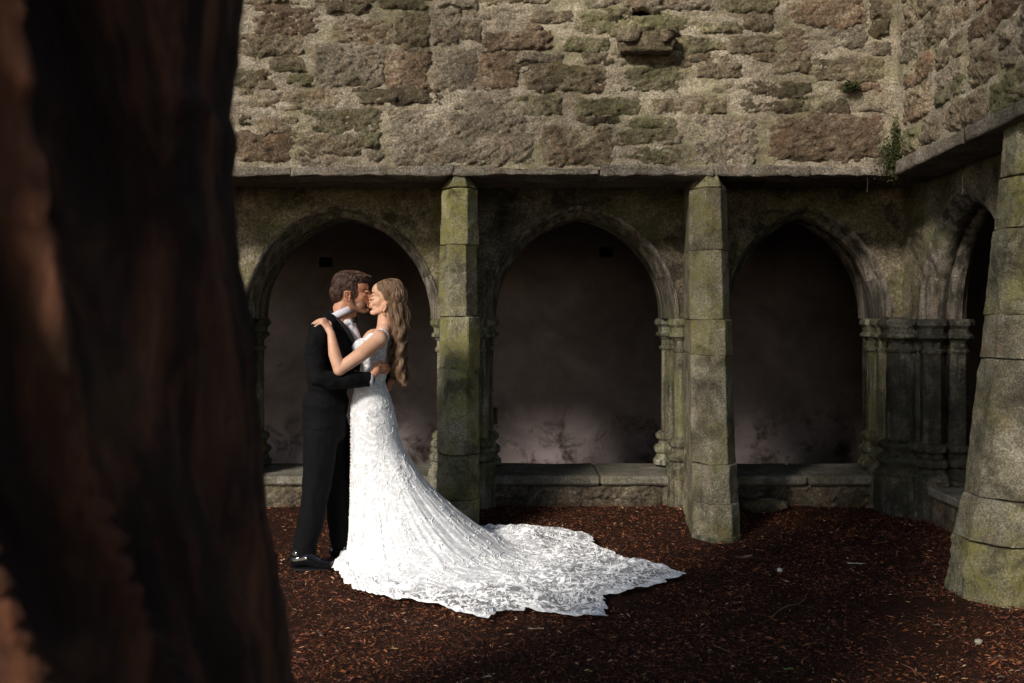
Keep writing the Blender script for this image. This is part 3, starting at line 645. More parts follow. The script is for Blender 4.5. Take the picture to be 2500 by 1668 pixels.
def getco(o):
    co = np.empty(len(o.data.vertices) * 3, np.float32); o.data.vertices.foreach_get('co', co); return co.reshape(-1, 3)
def getno(o):
    co = np.empty(len(o.data.vertices) * 3, np.float32); o.data.vertices.foreach_get('normal', co); return co.reshape(-1, 3)
def shell(src, keepf, name, mat, parent, off=.004, thick=.004, disp=0):
    """cloth that follows the body: the faces of src that keepf selects, moved outwards."""
    co, no = getco(src), getno(src); fc = [tuple(p.vertices) for p in src.data.polygons]
    ctr = np.array([co[list(f)].mean(0) for f in fc]); kp = keepf(ctr); fs = [f for f, k_ in zip(fc, kp) if k_]
    used = sorted({i for f in fs for i in f}); mp = {v: i for i, v in enumerate(used)}; V = co[used] + no[used] * off
    if disp: V += no[used] * (disp * np.abs(fbm(V[:, 0] * 60, V[:, 1] * 60, V[:, 2] * 60, 3, 77)))[:, None]
    o = mesh(name, V, [tuple(mp[i] for i in f) for f in fs], mat, parent)
    md = o.modifiers.new('t', 'SOLIDIFY'); md.thickness = thick; md.offset = -1
    return o
def mat_simple(name, col, rough=.6, spec=.4, bump=0, bs=80, var=.2, **k):
    m = NT(name); n = m.noise(bs, 5); c = m.ramp(n, [(.3, tuple(v * (1 - var) for v in col)), (.7, tuple(v * (1 + var) for v in col))]); m.color(c)
    if bump: m.bump(n, bump, .004)
    m.set(Roughness=rough, Specular_IOR_Level=spec, **k); return m.m
def mat_skin(name, col, red, stub=None):
    m = NT(name); n = m.noise(14, 6); c = m.ramp(n, [(.35, red), (.6, col)])
    if stub:
        g = m.attr('stubble'); s = m.ramp(m.noise(400, 3, .7), [(.4, .0), (.6, 1.)]); c = m.mix(m.math('MULTIPLY', g, m.math('ADD', m.math('MULTIPLY', s, .5), .45)), c, stub)
    lp = m.attr('lip'); c = m.mix(lp, c, tuple(v * q for v, q in zip(red, (.85, .55, .55)))); m.color(c)
    m.bump(m.noise(260, 4), .15, .002); m.set(Roughness=.5, Specular_IOR_Level=.4, Subsurface_Weight=.25, Subsurface_Scale=.012)
    m.b.inputs['Subsurface Radius'].default_value = (1, .35, .2); return m.m
def mat_hair(name, stops):
    m = NT(name); a = m.attr('rnd'); c = m.ramp(m.math('ADD', m.math('MULTIPLY', a, .75), m.math('MULTIPLY', m.noise(60, 3), .3)), stops); m.color(c); m.set(Roughness=.5, Specular_IOR_Level=.35); return m.m
M['skin_m'] = mat_skin('skin_groom', (.50, .25, .15), (.40, .165, .09), stub=(.13, .075, .05))
M['skin_f'] = mat_skin('skin_bride', (.62, .37, .25), (.55, .29, .18))
M['suit'] = mat_simple('black_wool', (.0035, .0035, .004), .85, .12, .3, 300)
M['satin'] = mat_simple('black_satin', (.004, .004, .005), .6, .25)
M['suit2'] = mat_simple('black_lapel', (.005, .005, .006), .6, .25)
M['patent'] = mat_simple('patent_leather', (.006, .006, .007), .08, .7)
M['shirt'] = mat_simple('white_cotton', (.56, .55, .60), .8, .2, .2, 120, .04)
M['hair_m'] = mat_hair('hair_brown', [(.1, (.018, .009, .006)), (.5, (.06, .03, .019)), (.8, (.13, .07, .045)), (1., (.25, .15, .10))])
M['hair_f'] = mat_hair('hair_fair', [(.1, (.06, .03, .016)), (.4, (.16, .09, .05)), (.75, (.30, .19, .11)), (1., (.5, .37, .25))])
M['gold'] = mat_simple('gold', (.8, .55, .25), .2, .5, Metallic=1.0)
def locks(name, parent, mat, Pt, Rd, seed=0, tone=None, n=3):
    """Pt (N, K, 3) lock centre lines, Rd (K,) or (N, K) radii: one mesh of tapered locks with a tone per lock."""
    Pt = np.asarray(Pt, float); N, K = Pt.shape[:2]; Rd = np.broadcast_to(Rd, (N, K))
    T_ = np.gradient(Pt, axis=1); T_ /= np.linalg.norm(T_, axis=2, keepdims=True) + 1e-12
    a = np.cross(T_, np.array([.2, 1., .1])); a /= np.linalg.norm(a, axis=2, keepdims=True) + 1e-12; b = np.cross(T_, a)
    g = 2 * np.pi * np.arange(n) / n
    V = Pt[:, :, None] + (a[:, :, None] * np.cos(g)[:, None] + b[:, :, None] * np.sin(g)[:, None]) * Rd[:, :, None, None]
    f1 = gridfaces(K, n, wrapv=True); Fc = (f1[None] + (np.arange(N) * K * n)[:, None, None]).reshape(-1, 4)
    o = mesh(name, V, Fc, mat, parent); rr_ = np.random.default_rng(seed); tn = rr_.random(N) if tone is None else tone
    attr(o, 'rnd', np.repeat(tn, K * n)); return o
from mathutils.bvhtree import BVHTree
def comb(src, seeds, flow, steps, step, lift, seed, jit=.25):
    """locks that run over the surface of src along the direction flow(p)"""
    me = src.data; bvh = BVHTree.FromPolygons([v.co for v in me.vertices], [tuple(p.vertices) for p in me.polygons]); rr_ = random.Random(seed); out = []
    for p in seeds:
        p = Vector(p); pts = []; j = Vector((rr_.gauss(0, jit), rr_.gauss(0, jit), rr_.gauss(0, jit))); lf = lift * rr_.uniform(.3, 1.6)
        for k in range(steps):
            loc, nn, _, _ = bvh.find_nearest(p)
            if loc is None: break
            f = k / (steps - 1); pts.append(tuple(loc + nn * (lf * math.sin(math.pi * (.15 + .8 * f)) - .0006)))
            d = flow(loc) + j; d = d - nn * d.dot(nn); p = loc + d.normalized() * step
        if len(pts) == steps: out.append(pts)
    return np.array(out)
# ---- groom
groom = thing('person', 'man in a black tuxedo kissing the bride, arms round her back', 'person', (B(795, 1385)[0], D0, 0))
gm = groom
def child(o):           # keep built-in-place meshes where they are under the standing thing
    o.location = -Vector(o.parent.location) if o.parent and o.parent.type == 'EMPTY' and o.parent.parent is None else (0, 0, 0); return o
hd = MB()
ell(hd, B(853, 708), (.090, .074, .096)); ell(hd, B(876, 701), (.060, .062, .056)); ell(hd, B(878, 728), (.052, .056, .066))
ell(hd, B(845, 722), (.075, .068, .075))
for s in (-1, 1):
    chain(hd, [B(856, 733, s * .055), B(864, 750, s * .050), B(888, 759, s * .016)], [.022, .021, .017])
    ell(hd, B(883, 728, s * .037), (.024, .018, .022)); ell(hd, B(898, 712, s * .026), (.0125, .024, .008)); ell(hd, B(891, 721, s * .031), (.0125, .0125, .0095))
    ell(hd, B(905, 732, s * .010), (.010, .008, .0075)); ell(hd, B(882, 745, s * .036), (.026, .018, .028))
ell(hd, B(888, 756), (.024, .026, .02)); ell(hd, B(894, 738), (.017, .03, .02)); ell(hd, B(872, 748), (.05, .045, .035))
cap(hd, B(901, 715), B(910, 728), .0075, .0085); ell(hd, B(910.5, 730), (.0095, .0095, .0085)); cap(hd, B(898, 722), B(903, 731), .012, .013)
cap(hd, B(900, 741.5, -.014), B(900, 741.5, .014), .0075, .0075); cap(hd, B(899, 747.5, -.012), B(899, 747.5, .012), .008, .008); ell(hd, B(896, 757), (.014, .02, .014))
cap(hd, B(842, 740), B(824, 792), .060, .066); cap(hd, B(858, 748), B(838, 795), .045, .055)
head = blob(hd, 'head', .0028, 5, M['skin_m'], gm)
c_ = getco(head); px = c_[:, 0] * F / D0 + 1250; py = HY - (c_[:, 2] - CAMZ) * F / D0
st = np.clip((py - 733) / 6, 0, 1) * np.clip((768 - py) / 6, 0, 1) * np.clip((px - 855) / 6, 0, 1) + np.clip((px - 856) / 3, 0, 1) * np.clip((876 - px) / 6, 0, 1) * np.clip((py - 722) / 6, 0, 1) * np.clip((768 - py) / 6, 0, 1)
attr(head, 'stubble', np.clip(st, 0, 1)); attr(head, 'lip', ((px > 896) & (abs(py - 744.5) < 5.5) & (abs(c_[:, 1] - D0) < .022)).astype(float) * .45); child(head)
relax(head, (px > 862) & (px < 896) & (py > 690) & (py < 768), 14)
# ear
er = MB(); pts = [B(858.5, 729, -.074), B(860, 722, -.078), B(858.5, 714.5, -.082), B(853, 711.5, -.086), B(847.5, 714, -.088), B(846.5, 722, -.086), B(849, 729, -.082), B(852.5, 734.5, -.078), B(857, 734, -.074)]
chain(er, pts, [.0045, .004, .0045, .005, .0055, .0052, .0052, .006, .005]); chain(er, [B(854, 717, -.080), B(851, 722, -.080), B(853, 729, -.078)], [.0035, .004, .004]); ell(er, B(853, 722, -.070), (.013, .006, .022)); ell(er, B(859, 725, -.074), (.005, .006, .006))
child(blob(er, 'ear', .0018, 2, M['skin_m'], gm))
# hair: under-cap and locks combed up and back
hr = MB()
ell(hr, B(846, 695), (.088, .081, .082)); ell(hr, B(831, 712), (.058, .078, .075)); ell(hr, B(864, 680), (.090, .070, .042), .12); ell(hr, B(890, 681), (.040, .050, .022), .1); ell(hr, B(826, 728), (.036, .060, .034)); ell(hr, B(862, 697, 0), (.062, .0795, .034))
chain(hr, [B(866, 700, -.068), B(866, 712, -.070), B(866, 722, -.068)], [.012, .010, .006])
def dgroom(co, no):
    d = fbm(co[:, 0] * 45 + co[:, 2] * 70, co[:, 1] * 60, co[:, 2] * 45 - co[:, 0] * 20, 3, 5); return co + no * (d * .005)[:, None]
hc = blob(hr, 'hair', .004, 2, M['hair_m'], gm, dgroom); attr(hc, 'rnd', np.clip(.28 + .3 * fbm(getco(hc)[:, 0] * 50, getco(hc)[:, 1] * 50, getco(hc)[:, 2] * 90, 2), 0, 1)); child(hc)
cv = getco(hc); rg = np.random.default_rng(3); bx_ = B(846, 700)
sd_ = cv[rg.choice(len(cv), 5200)]; sd_ = sd_[(sd_[:, 1] < D0 + .045)]
pxs = sd_[:, 0] * F / D0 + 1250; pys = HY - (sd_[:, 2] - CAMZ) * F / D0
top = (pys < 689) & (sd_[:, 1] > D0 - .066); sd_ = sd_[~(top & (pxs > 897))]; 
def fl(p):
    x = p[0] * F / D0 + 1250; y = HY - (p[2] - CAMZ) * F / D0
    if p[1] > D0 - .060 and y < 700: return Vector((1, .25, .12))            # top: swept forward from the parting
    return Vector((-.35 - .5 * (x > 850) * (y < 705), 0, -.9)) if x > 828 else Vector((-.05, .1, -1))
LK = comb(hc, sd_, fl, 6, .0075, .0055, 4, .2)
hl = locks('hair_locks', gm, M['hair_m'], LK, np.array([.0011, .0016, .0016, .0014, .001, .0003]), 5); child(hl)
qf = []; rq = random.Random(8)
for i in range(300):      # the quiff that stands up from the forehead
    x0 = rq.uniform(868, 896); dy = rq.uniform(-.062, .05); f = (x0 - 868) / 28; pts = []; h_ = rq.uniform(5, 10)
    for k in range(6):
        g = k / 5; pts.append(tuple(B(x0 + 15 * g - f * 3, 676 + 3 * f - h_ * math.sin(g * 2.2) * (.9) + 5 * g * g + rq.uniform(-.4, .4), dy * (1 - .1 * g))))
    qf.append(pts)
child(locks('hair_locks', gm, M['hair_m'], qf, np.array([.0014, .0018, .0018, .0015, .001, .0003]), 6))
eb = MB(); chain(eb, [B(889, 708.5, -.045), B(896, 706.5, -.036), B(901, 709.5, -.024)], [.002, .0032, .0028]); child(eb.build('eyebrow', M['hair_m'], gm, smooth=True))
el = MB(); el.tube([B(889, 722, -.0445), B(893.5, 724.2, -.046), B(898, 723.6, -.040)], [.0006, .0011, .0008], 5); child(el.build('eyelashes', M['satin'], gm, smooth=True))
# jacket
jk = MB()
ell(jk, B(812, 850), (.128, .188, .185)); ell(jk, B(808, 815), (.10, .19, .085)); ell(jk, B(801, 925), (.128, .165, .17)); ell(jk, B(795, 990), (.137, .172, .15)); ell(jk, B(793, 1035), (.140, .175, .09))
cap(jk, B(800, 806, -.15), B(800, 806, .15), .066, .066); cap(jk, B(812, 790, -.06), B(812, 790, .06), .062, .062); cap(jk, B(820, 776, 0), B(812, 800, 0), .070, .09)
cap(jk, B(795, 1000, -.03), B(793, 1052, -.03), .13, .135)
ell(jk, B(846, 870), (.07, .15, .14))
def djk(co, no):
    py = HY - (co[:, 2] - CAMZ) * F / D0
    d = .016 * fbm(co[:, 0] * 7 + co[:, 2] * 5, co[:, 1] * 5, co[:, 2] * 13, 3, 8); co = co + no * d[:, None]
    co[:, 2] = np.maximum(co[:, 2], CAMZ - (1060 - HY) * D0 / F); return co
child(blob(jk, 'jacket', .009, 5, M['suit'], gm, djk))
sv = MB(); chain(sv, [B(794, 812, -.175), B(786, 862, -.235), B(800, 917, -.275), B(855, 922, -.235), B(905, 921, -.175)], [.072, .064, .056, .054, .050])
def dsv(co, no):
    d = .012 * fbm(co[:, 0] * 13 + co[:, 2] * 9, co[:, 1] * 8, co[:, 2] * 15 - co[:, 0] * 7, 2, 12); return co + no * d[:, None]
child(blob(sv, 'sleeve', .007, 4, M['suit'], gm, dsv))
sv = MB(); chain(sv, [B(800, 815, .17), B(835, 880, .26), B(905, 905, .24), B(940, 926, .17)], [.07, .06, .052, .046]); child(blob(sv, 'sleeve', .009, 4, M['suit'], gm))
cf = MB(); cf.lathe([(.0, -.03), (.047, -.03), (.0475, .0), (.046, .016), (.02, .017)], (0, 0, 0), 20); q_ = (B(913, 921, -.165) - B(900, 921, -.178)).normalized().to_track_quat('Z', 'Y')
for i, v in enumerate(cf.V): cf.V[i] = np.array([tuple(q_ @ Vector(p_) + B(911, 921.5, -.165)) for p_ in v])
child(cf.build('shirt_cuff', M['shirt'], gm, smooth=True))
# shirt front, collar, tie, lapels
sf = MB(); ell(sf, B(859, 802), (.030, .05, .05)); ell(sf, B(850, 787), (.042, .062, .032)); chain(sf, [B(852, 788, -.01), B(865, 815, -.01), B(874, 842, -.01)], [.032, .034, .030]); child(blob(sf, 'shirt_front', .006, 3, M['shirt'], gm))
def band(name, mat, cen, ax1, ax2, up, h, flare, t0=0, t1=2 * math.pi, n=40, th=.004):
    V = []; 
    for i in range(n):
        g = t0 + (t1 - t0) * i / (n - 1); d = ax1 * math.cos(g) + ax2 * math.sin(g); dn = d.normalized()
        hh = h(g) if callable(h) else h
        for o_, u_ in ((0, 0), (flare * .4, hh * .5), (0, hh), (th, hh), (flare + th, hh * .5), (flare + th, 0)): V.append(cen + d + dn * o_ + up * u_)
    return mesh(name, [tuple(v) for v in V], gridfaces(n, 6, wrapv=True), mat, gm)
upc = Vector((-.42, 0, .9)).normalized(); ax = Vector((.9, 0, .42)).normalized()
cl = band('collar', M['shirt'], B(838, 772), ax * .076, Vector((0, .074, 0)), upc, .040, .003, math.pi * .06, math.pi * 1.94); child(cl)
m = MB(); m.tube([B(854, 781, -.05), B(861, 789, -.045), B(864, 797, -.038)], [.02, .015, .002], 6, .25); child(m.build('collar_point', M['shirt'], gm, smooth=True))
bt = MB()
for s in (-1, 1): bt.prism([(0, 0), (0, 0), (0, 0)], 0, 0) if False else None
for s in (-1, 1): ell(bt, B(868, 782, s * .033), (.010, .030, .019))
ell(bt, B(869, 782), (.012, .012, .014)); child(blob(bt, 'bow_tie', .003, 1, M['satin'], gm))
lp = MB()
def flatpoly(mb, pts, th):
    n = len(pts); V = [tuple(Vector(p_)) for p_ in pts] + [tuple(Vector(p_) + Vector(th)) for p_ in pts]
    mb.add(V, [tuple(range(n)), tuple(range(n, 2 * n))[::-1]] + [(i, (i + 1) % n, n + (i + 1) % n, n + i) for i in range(n)])
chain(lp, [B(809, 759, -.045), B(824, 775, -.076), B(843, 793, -.088), B(859, 815, -.088), B(871, 840, -.080), B(880, 866, -.065)], [.005, .008, .011, .014, .013, .007])
child(blob(lp, 'lapel', .004, 4, M['suit2'], gm))
# trousers
tr = MB(); ell(tr, B(796, 1050), (.125, .165, .12))
chain(tr, [B(790, 1062, -.085), B(779, 1200, -.10), B(757, 1300, -.11), B(748, 1366, -.115)], [.108, .083, .076, .079])
chain(tr, [B(808, 1062, .085), B(818, 1200, .10), B(822, 1290, .11), B(826, 1350, .115)], [.108, .082, .072, .075])
def dtr(co, no):
    d = .014 * fbm(co[:, 0] * 11, co[:, 1] * 9, co[:, 2] * 7 + co[:, 0] * 4, 3, 15); co = co + no * d[:, None]; near = co[:, 1] < D0
    co[:, 2] = np.maximum(co[:, 2], np.where(near, .055, .06)); return co
child(blob(tr, 'trousers', .009, 5, M['suit'], gm, dtr))
for (xa, xb, dy) in ((737, 818, -.15), (812, 893, .10)):
    sh = MB(); z = .0
    a = Vector((B(xa, 0)[0], D0 + dy, .05)); b = Vector((B(xb, 0)[0], D0 + dy - .03, .03))
    chain(sh, [a, a.lerp(b, .35) + Vector((0, 0, .02)), a.lerp(b, .7), b], [.04, .043, .036, .026]); ell(sh, a + Vector((.01, 0, .03)), (.045, .036, .05))
    def dsh(co, no): co[:, 2] = np.maximum(co[:, 2], .012); return co
    child(blob(sh, 'shoe', .004, 3, M['patent'], gm, dsh))
    so_ = MB(); L_ = (b - a).length; pl = []
    for i in range(24):
        g = 2 * math.pi * i / 24; w = .043 if math.cos(g) < 0 else .045; pl.append(((a[0] + b[0]) / 2 + (L_ / 2 + .034) * math.cos(g), (a[1] + b[1]) / 2 + w * math.sin(g) * (1 - .15 * math.cos(g))))
    so_.prism(pl, .0, .014); child(so_.build('shoe_sole', M['satin'], gm))
def hand(mb, wrist, palm_c, knuckles, tips, rad=.0085, thumb=None, wr=.026, bend=Vector((0, 0, .006))):
    chain(mb, [wrist, palm_c], [wr, wr * .95])
    for k_ in knuckles: cap(mb, wrist.lerp(palm_c, .5), k_, wr * .75, rad * 1.45)
    for k_, t_ in zip(knuckles, tips):
        mid = k_.lerp(t_, .45) + bend; md2 = k_.lerp(t_, .78) + bend * .6
        chain(mb, [k_, mid, md2, t_], [rad * 1.12, rad, rad * .94, rad * .84])
    if thumb: chain(mb, thumb, [rad * 1.7, rad * 1.3, rad * 1.1, rad * .8][:len(thumb)])
hh = MB()
kn = [B(934 - i * .5, 888 + i * 6.0, -.150 + i * .004) for i in range(4)]; tp = [B(951 + (1, 2.5, 1.5, -2)[i], 891 + i * 6.0, -.085 + i * .004) for i in range(4)]
hand(hh, B(913, 918, -.168), B(927, 900, -.160), kn, tp, .0086, [B(919, 903, -.168), B(925, 889, -.165), B(932, 882, -.152), B(939, 879, -.135)], .029, Vector((.006, -.008, 0)))
child(blob(hh, 'hand', .0024, 2, M['skin_m'], gm))
hh = MB(); kn = [B(948, 932 + i * 6, .12 - i * .004) for i in range(4)]; tp = [B(947 - i, 935 + i * 6.5, .03) for i in range(4)]
hand(hh, B(938, 932, .17), B(946, 936, .15), kn, tp, .0088, None, .026, Vector((.006, 0, 0))); child(blob(hh, 'hand', .003, 2, M['skin_m'], gm))
# ---- bride
bride = thing('person', 'woman with long wavy fair hair in a white lace wedding dress kissing the groom', 'person', (B(905, 1385)[0], D0, 0))
br = bride
hd = MB()
ell(hd, B(950, 716), (.084, .070, .084)); ell(hd, B(930, 711), (.056, .056, .056)); ell(hd, B(927, 735), (.045, .048, .056)); ell(hd, B(946, 738), (.055, .05, .055))
for s in (-1, 1):
    chain(hd, [B(943, 744, s * .046), B(934, 757, s * .040), B(912, 765, s * .012)], [.019, .017, .013])
    ell(hd, B(919, 738, s * .030), (.024, .014, .022)); ell(hd, B(909.5, 722, s * .024), (.010, .02, .007)); ell(hd, B(913, 728.5, s * .0275), (.0105, .010, .008))
    ell(hd, B(903.5, 737.5, s * .008), (.008, .0065, .006))
ell(hd, B(909, 763), (.015, .018, .015)); ell(hd, B(910, 746), (.019, .028, .022)); ell(hd, B(922, 752), (.035, .036, .028))
cap(hd, B(907.5, 724), B(899.5, 734.5), .0058, .0065); ell(hd, B(898.8, 735.8), (.0072, .007, .0065)); cap(hd, B(908, 728), B(905, 737), .011, .011)
cap(hd, B(902.5, 745, -.011), B(902.5, 745, .011), .006, .006); cap(hd, B(903, 750.5, -.010), B(903, 750.5, .010), .0068, .0068)
cap(hd, B(943, 752), B(941, 812), .043, .048); cap(hd, B(934, 762), B(934, 812), .026, .040)
er = MB(); chain(er, [B(938, 757, -.054), B(937, 750, -.056), B(940, 744, -.060), B(944.5, 743.5, -.064), B(946, 748, -.064), B(943.5, 755, -.060), B(939.5, 760, -.056)], [.004, .0035, .004, .0045, .0045, .0045, .005]); ell(er, B(941, 751, -.052), (.010, .006, .018))
child(blob(er, 'ear', .0018, 2, M['skin_f'], br))
g_ = MB(); ell(g_, B(939.5, 764, -.060), (.0035, .0035, .004)); ell(g_, B(939.5, 768.5, -.060), (.0055, .0035, .007)); child(g_.build('earring', M['gold'], br, smooth=True))
el = MB(); el.tube([B(917, 729.5, -.041), B(912.5, 732, -.0415), B(908, 731.6, -.036)], [.0006, .0014, .0012], 5); child(el.build('eyelashes', M['satin'], br, smooth=True))
eb = MB(); chain(eb, [B(919, 716, -.044), B(913, 713.5, -.040), B(908, 716.5, -.028)], [.001, .0018, .0015]); child(eb.build('eyebrow', M['hair_m'], br, smooth=True))
# body
bd = hd
ell(bd, B(914, 858), (.092, .125, .14)); ell(bd, B(912, 905), (.078, .108, .12)); ell(bd, B(907, 945), (.084, .112, .10)); ell(bd, B(910, 1000), (.118, .15, .14))
for s in (-1, 1): ell(bd, B(890, 852, s * .062), (.066, .062, .066)); ell(bd, B(934, 826, s * .145), (.046, .048, .05)); 
cap(bd, B(936, 822, -.12), B(936, 822, .12), .042, .042); cap(bd, B(937, 806, -.03), B(937, 806, .03), .046, .046); ell(bd, B(925, 838), (.07, .12, .07))
chain(bd, [B(934, 828, -.155), B(895, 862, -.235), B(848, 896, -.285)], [.049, .044, .037])
chain(bd, [B(848, 896, -.285), B(836, 860, -.275), B(826, 815, -.24)], [.036, .036, .0235])
chain(bd, [B(934, 828, .155), B(880, 850, .27), B(850, 850, .29), B(826, 800, .2)], [.047, .042, .035, .024])
kn = [B(809 - i * 1.0, 782 + i * 4.0, -.225 + i * .017) for i in range(4)][::-1]
kn = [B(806, 779, -.175), B(804, 779.5, -.196), B(803, 783, -.214), B(804, 788, -.230)]
tp = [B(779, 787, -.150), B(775.5, 791, -.172), B(777, 796, -.196), B(784, 799, -.220)]
hand(bd, B(826, 813, -.238), B(814, 796, -.212), kn, tp, .0072, [B(822, 800, -.20), B(818, 788, -.172), B(811, 783, -.155), B(803, 783, -.145)], .0225, Vector((0, 0, .009)))
body = blob(bd, 'body', .0034, 4, M['skin_f'], br)
c_ = getco(body); px = c_[:, 0] * F / D0 + 1250; py = HY - (c_[:, 2] - CAMZ) * F / D0
attr(body, 'lip', ((px < 906) & (abs(py - 747.5) < 5) & (abs(c_[:, 1] - D0) < .019)) * .45)
relax(body, (px > 909) & (px < 948) & (py > 700) & (py < 812) & (abs(c_[:, 1] - D0) > .006), 16)
# bodice: lace over the bust and round the sides, straps, deep open back
def kb(c):
    px = c[:, 0] * F / D0 + 1250; py = HY - (c[:, 2] - CAMZ) * F / D0; y = c[:, 1] - D0; ay = abs(y)
    torso = (ay < .165) & (px > 858) & ~((ay > .128) & (py < 905) & (px < 930)) & (py < 1030)
    neck = 806 + (936 - px) * .62                      # neckline falls towards the bust
    front = (px < 932) & (py > np.maximum(neck, 838)) & torso
    strap = (ay > .075) & (ay < .122) & (py > 790) & (py < 860) & (ay < .165)
    side = (px >= 930) & (py > 830) & (py < 884) & (ay > .062) & torso
    waist = (py > 905 - (ay > .07) * 0 - np.clip((ay - .06) * 350, 0, 22)) & torso
    arm = (y < -.15) | (y > .15)
    return (front | strap | side | waist) & ~(arm & (py < 900))
# ---- lace
def mat_lace():
    m = NT('lace_fabric'); uv = m.n('UVMap').outputs[0]; s = m.n('SeparateXYZ'); m.l(uv, s.inputs[0])
    w = m.noise(9, 3, .5, 0); p = m.map((.75, 1.5, 1))
    v1 = m.vor(30, 'SMOOTH_F1', p); n1 = m.noise(26, 6, .7, 1.4, p); n2 = m.noise(13, 5, .6, 1.6, p)
    lace = m.math('MAXIMUM', m.ramp(n1, [(.51, 0.), (.55, 1.)]), m.ramp(n2, [(.55, 0.), (.58, 1.)]))
    sheer = m.attr('sheer')
    al = m.mix(sheer, (1, 1, 1), m.mix(lace, (.33, .33, .33), (1, 1, 1)))
    c = m.mix(lace, (.58, .59, .61), (.82, .82, .82)); m.color(c)
    h = m.math('ADD', lace, m.math('MULTIPLY', m.noise(240, 3), .35)); m.bump(h, .25, .003)
    m.set(Roughness=.75, Specular_IOR_Level=.2, Alpha=al, Sheen_Weight=.15); return m.m
M['lace'] = mat_lace()
M['applique'] = mat_simple('lace_cord', (.88, .88, .88), .7, .2, .3, 200, .03)
bo = shell(body, kb, 'bodice', M['lace'], br, .004, .003, .004); child(body); child(bo)
# ---- skirt and train
hem = [(-180, .19), (-150, .24), (-128, .29), (-109, .35), (-90, .62), (-82, .74), (-75, .86), (-66, 1.0), (-62, 1.16), (-58.6, 1.40), (-53, 1.36), (-47.7, 1.42), (-44.3, 1.65), (-40.5, 1.75), (-34.7, 1.65), (-31, 1.56), (-23.5, 1.72), (-15, 1.82), (-11.1, 1.92), (-7, 1.78), (-2, 1.66), (10.3, 1.42), (23.3, 1.50), (32.5, 1.43), (40, 1.26), (47, 1.04), (62, .72), (90, .46), (130, .26), (180, .19)]
def tab(th, xs, ys): return np.interp(th, xs, ys)
NTH, NS = 900, 200
th = np.linspace(-180, 180, NTH, endpoint=False); sv_ = np.linspace(0, 1, NS)
CX, CY = B(905, 0)[0], D0
K = [-180, -135, -110, -90, -60, -40, -20, 0, 20, 45, 90, 135, 180]
rw = tab(th, K, [.088, .10, .115, .117, .108, .1, .093, .09, .093, .1, .117, .10, .088])
rh = tab(th, K, [.117, .135, .15, .158, .152, .148, .146, .146, .146, .148, .158, .135, .117])
rk = tab(th, K, [.119, .13, .145, .15, .165, .18, .188, .192, .19, .18, .16, .13, .119])
r3 = tab(th, K, [.120, .15, .20, .29, .42, .54, .60, .62, .60, .52, .30, .16, .120])
r4 = tab(th, K, [.135, .19, .27, .46, .78, .98, 1.05, 1.05, .98, .85, .40, .20, .135])
zwp = [CAMZ - (y_ - HY) * D0 / F for y_ in (938, 1005, 1085)]
r5 = np.interp(th, [h_[0] for h_ in hem], [h_[1] for h_ in hem])
kk = np.hanning(9); kk /= kk.sum(); r4 = np.minimum(r4, r5 * .9)
for nm in ('rw', 'rh', 'rk', 'r3', 'r4'):
    q = globals()[nm]; globals()[nm] = np.convolve(np.concatenate([q[-20:], q, q[:20]]), np.hanning(31) / np.hanning(31).sum(), 'same')[20:-20]
cs = [0, .10, .22, .55, .74, 1.0]
zc = [zwp[0], zwp[1], zwp[2], .235, .035, .012]
Rg = np.zeros((NTH, NS)); Zg = np.zeros((NTH, NS))
from bisect import bisect
ctrl = np.stack([rw, rh, rk, r3, r4, r5], 1)
def hermite(xc, yc, x):
    yc = np.asarray(yc, float); n = len(xc); d = np.diff(yc, axis=-1) / np.diff(xc)
    t = np.zeros_like(yc); t[..., 1:-1] = np.where(d[..., :-1] * d[..., 1:] > 0, 2 * d[..., :-1] * d[..., 1:] / (d[..., :-1] + d[..., 1:] + 1e-12), 0); t[..., 0] = d[..., 0]; t[..., -1] = d[..., -1]
    out = []
    for v in x:
        i = min(max(bisect(xc, v) - 1, 0), n - 2); h = xc[i + 1] - xc[i]; u = (v - xc[i]) / h
        out.append((2 * u**3 - 3 * u**2 + 1) * yc[..., i] + (u**3 - 2 * u**2 + u) * h * t[..., i] + (-2 * u**3 + 3 * u**2) * yc[..., i + 1] + (u**3 - u**2) * h * t[..., i + 1])
    return np.stack(out, -1)
Rg = hermite(cs, ctrl, sv_); Zg = np.broadcast_to(hermite(cs, np.array([zc]), sv_), (NTH, NS)).copy()
T = np.radians(th)[:, None] * np.ones((1, NS)); S = sv_[None, :] * np.ones((NTH, 1))
up = np.clip((S - .22) / .3, 0, 1) * np.clip((.80 - S) / .2, 0, 1)         # gores that open from the knee
side = np.clip((np.cos(T - R(-50)) + .55), 0, 1)
fold = np.sin(T * 17 + 2 * noise(T * 2, 0, 0, 4)) * .5 + noise(T * 11, 0, 0, 6) + .5 * noise(T * 26, S * 1.5, 0, 8)
Rg = Rg + up * side * fold * .0055 * (1 + 1.6 * S)
X0 = CX + Rg * np.cos(T); Y0 = CY + Rg * np.sin(T)
lay = np.clip((S - .66) / .14, 0, 1)                                         # cloth lying on the ground
ruf = np.abs(fbm(X0 * 2.2 + 9, Y0 * 9, 0, 4, 31, .55)) * .075 + np.abs(fbm(X0 * 6, Y0 * 20, 0, 3, 35)) * .04
edge = np.clip((1 - S) / .05, 0, 1)
far_side = np.clip((Y0 - D0 - .1) / .4, 0, 1)
Zg = Zg + lay * ruf * (.35 + .65 * edge) + lay * far_side * .02 + gz(X0, Y0) * np.clip(S * 1.5, 0, 1)
